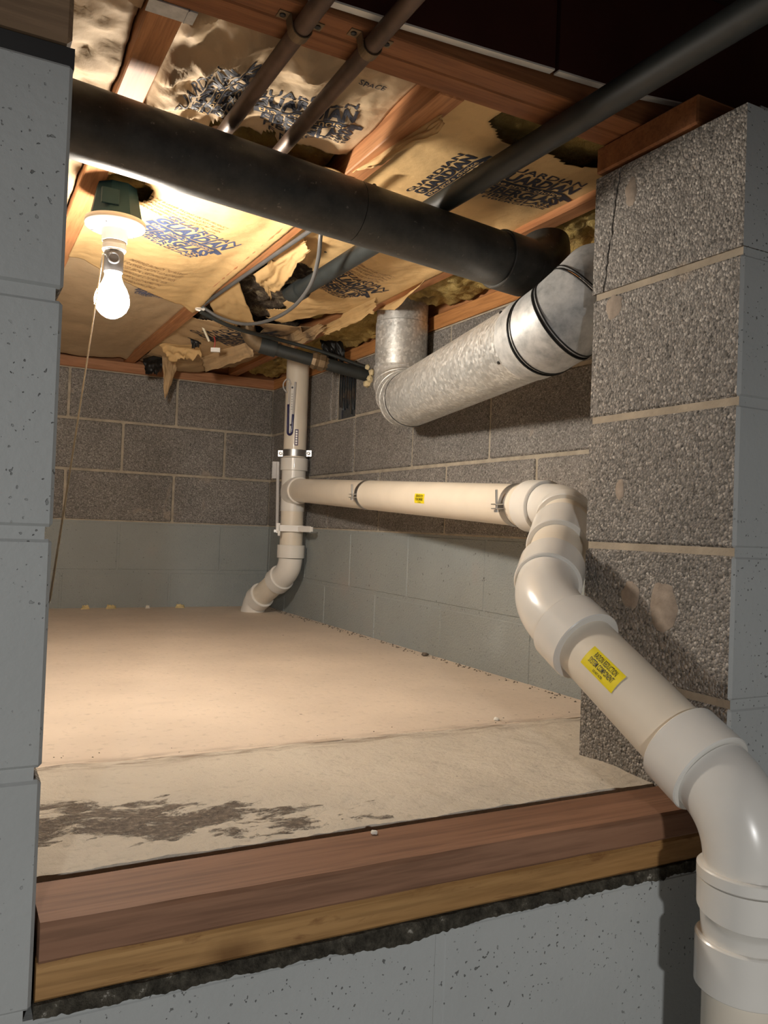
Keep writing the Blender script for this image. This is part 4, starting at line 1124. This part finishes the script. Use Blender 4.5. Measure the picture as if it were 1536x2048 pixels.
stk = G().sweep([P(398, 638, y=2.70), P(418, 682, y=2.74)], .004, 6).obj('wood_splinter', 'cord'); tag(stk, 'pale wood splinter hanging below the cable staple', 'splinter')
# dark painted panels over the header face; their raw gypsum lower edge shows pale
def panel(pts_, label):
    t = empty('wall_panel', ((pts_[0][0]+pts_[-1][0])/2, .935, .66), label, 'panel')
    n = len(pts_)
    def slab(za, zb):
        v = [(x, y, za(z)) for x, z in pts_ for y in (.929, .941)]+[(x, y, zb(z)) for x, z in pts_ for y in (.929, .941)]; m = 2*n; f = []
        for i in range(n-1):
            p, q = 2*i, 2*i+2
            f += [(p, p+1, q+1, q), (m+p, m+q, m+q+1, m+p+1), (p, q, m+q, m+p), (p+1, m+p+1, m+q+1, q+1)]
        f += [(0, m, m+1, 1), (2*n-2, 2*n-1, m+2*n-1, m+2*n-2)]
        return v, f
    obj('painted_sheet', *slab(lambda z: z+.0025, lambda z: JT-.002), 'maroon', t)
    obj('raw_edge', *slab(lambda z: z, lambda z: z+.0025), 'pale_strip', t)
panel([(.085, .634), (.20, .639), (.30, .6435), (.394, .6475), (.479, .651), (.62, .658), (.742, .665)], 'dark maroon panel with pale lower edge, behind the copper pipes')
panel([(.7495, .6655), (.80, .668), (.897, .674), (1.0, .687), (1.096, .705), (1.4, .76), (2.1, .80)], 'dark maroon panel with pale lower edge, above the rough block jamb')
# galvanized hanger beside the lamp joist
hg = empty('joist_hanger', P(345, 60, z=.64), 'small grey sheet metal hanger under the header by the lamp joist', 'bracket')
c = P(346, 58, z=.634); G().obox((.222, 1.0410, .6392), (.030, 0, 0), (0, .014, 0), (0, 0, .001)).obj('seat_plate', 'galvanized_dull', hg)
G().obox((.2408, 1.0410, .67), (.0008, 0, 0), (0, .014, 0), (0, 0, .033)).obj('side_plate', 'galvanized_dull', hg)

# ------------------------------------------------------------------ debris on the slab
def bit(name, u, v, r, mat, label, cat, seed, z=ZF, sq=(1, 1, .6), group=None):
    p = P(u, v, z=z); o = blob(name, p+Vector((0, 0, r*sq[2]*.8)), r, mat, seed, None, sq); tag(o, label, cat, group); return o
bit('rubble', 1047, 1362, .012, 'rubble', 'dark lump of rubble at the foot of the right painted wall', 'rubble', 1)
bit('rubble', 850, 1312, .010, 'rubble', 'dark crumb of rubble at the wall foot below the long white pipe', 'rubble', 2)
bit('rubble', 805, 1287, .007, 'rubble', 'small rubble crumb at the wall foot below the yellow sticker', 'rubble', 3)
bit('mortar_crumb', 993, 1441, .006, 'crumb', 'white crumb lying on the slab seam', 'crumb', 4)
bit('mortar_crumb', 748, 1668, .004, 'crumb', 'white crumb lying on the reddish sill board', 'crumb', 5, z=-.3445)
def leaf(u, v, s, label, seed, mat='leaf'):
    p = P(u, v, z=ZF); p *= min(1, (YB-.045)/p.y); p.z = ZF; rs = random.Random(seed)
    o = patch('dry_scrap', [p+Vector((-s, 0, .0003)), p+Vector((s*.8, s*.3, .0006)), p+Vector((s*.7, s*.9, .012)), p+Vector((-s*.6, s*.7, .010+s*.3))], mat, label, s*.3, n=10, seed=seed, jag=.5, cat='scrap'); return o
leaf(172, 1212, .018, 'yellowish dry scrap on the slab beside the left jamb', 1)
leaf(224, 1211, .024, 'larger yellow dry scrap on the slab against the far wall', 2)
leaf(362, 1210, .024, 'curled yellow scrap with a dark tail near the middle of the far wall', 3)
leaf(296, 1211, .010, 'tiny white scrap between the two yellow scraps', 4, 'crumb')
rs = random.Random(5); g = G()
for k in range(260):
    t = rs.random(); y = 1.25+2.1*t; x = XR-.004-abs(rs.gauss(0, .016)); r = rs.uniform(.0012, .0042)
    bm_v = [(x+r*rs.uniform(.6, 1.3)*math.cos(a), y+r*rs.uniform(.6, 1.3)*math.sin(a), ZF) for a in (0, 1.3, 2.6, 3.9, 5.2)]; bm_v.append((x, y, ZF+r*.9))
    g.add(bm_v, [(0, 1, 5), (1, 2, 5), (2, 3, 5), (3, 4, 5), (4, 0, 5)])
for k in range(60):
    u = rs.uniform(90, 1120); y = 1.20+.14*rs.random(); x = rs.uniform(.1, 1.2); r = rs.uniform(.0006, .0018)
    z0 = ZF if y > 1.285 else -.372
    bm_v = [(x+r*rs.uniform(.6, 1.3)*math.cos(a), y+r*rs.uniform(.6, 1.3)*math.sin(a), z0) for a in (0, 1.3, 2.6, 3.9, 5.2)]; bm_v.append((x, y, z0+r*.9))
    g.add(bm_v, [(0, 1, 5), (1, 2, 5), (2, 3, 5), (3, 4, 5), (4, 0, 5)])
o = g.obj('grit', 'rubble'); o['kind'] = 'stuff'; tag(o, 'dark grit scattered along the wall foot and slab seam', 'grit')
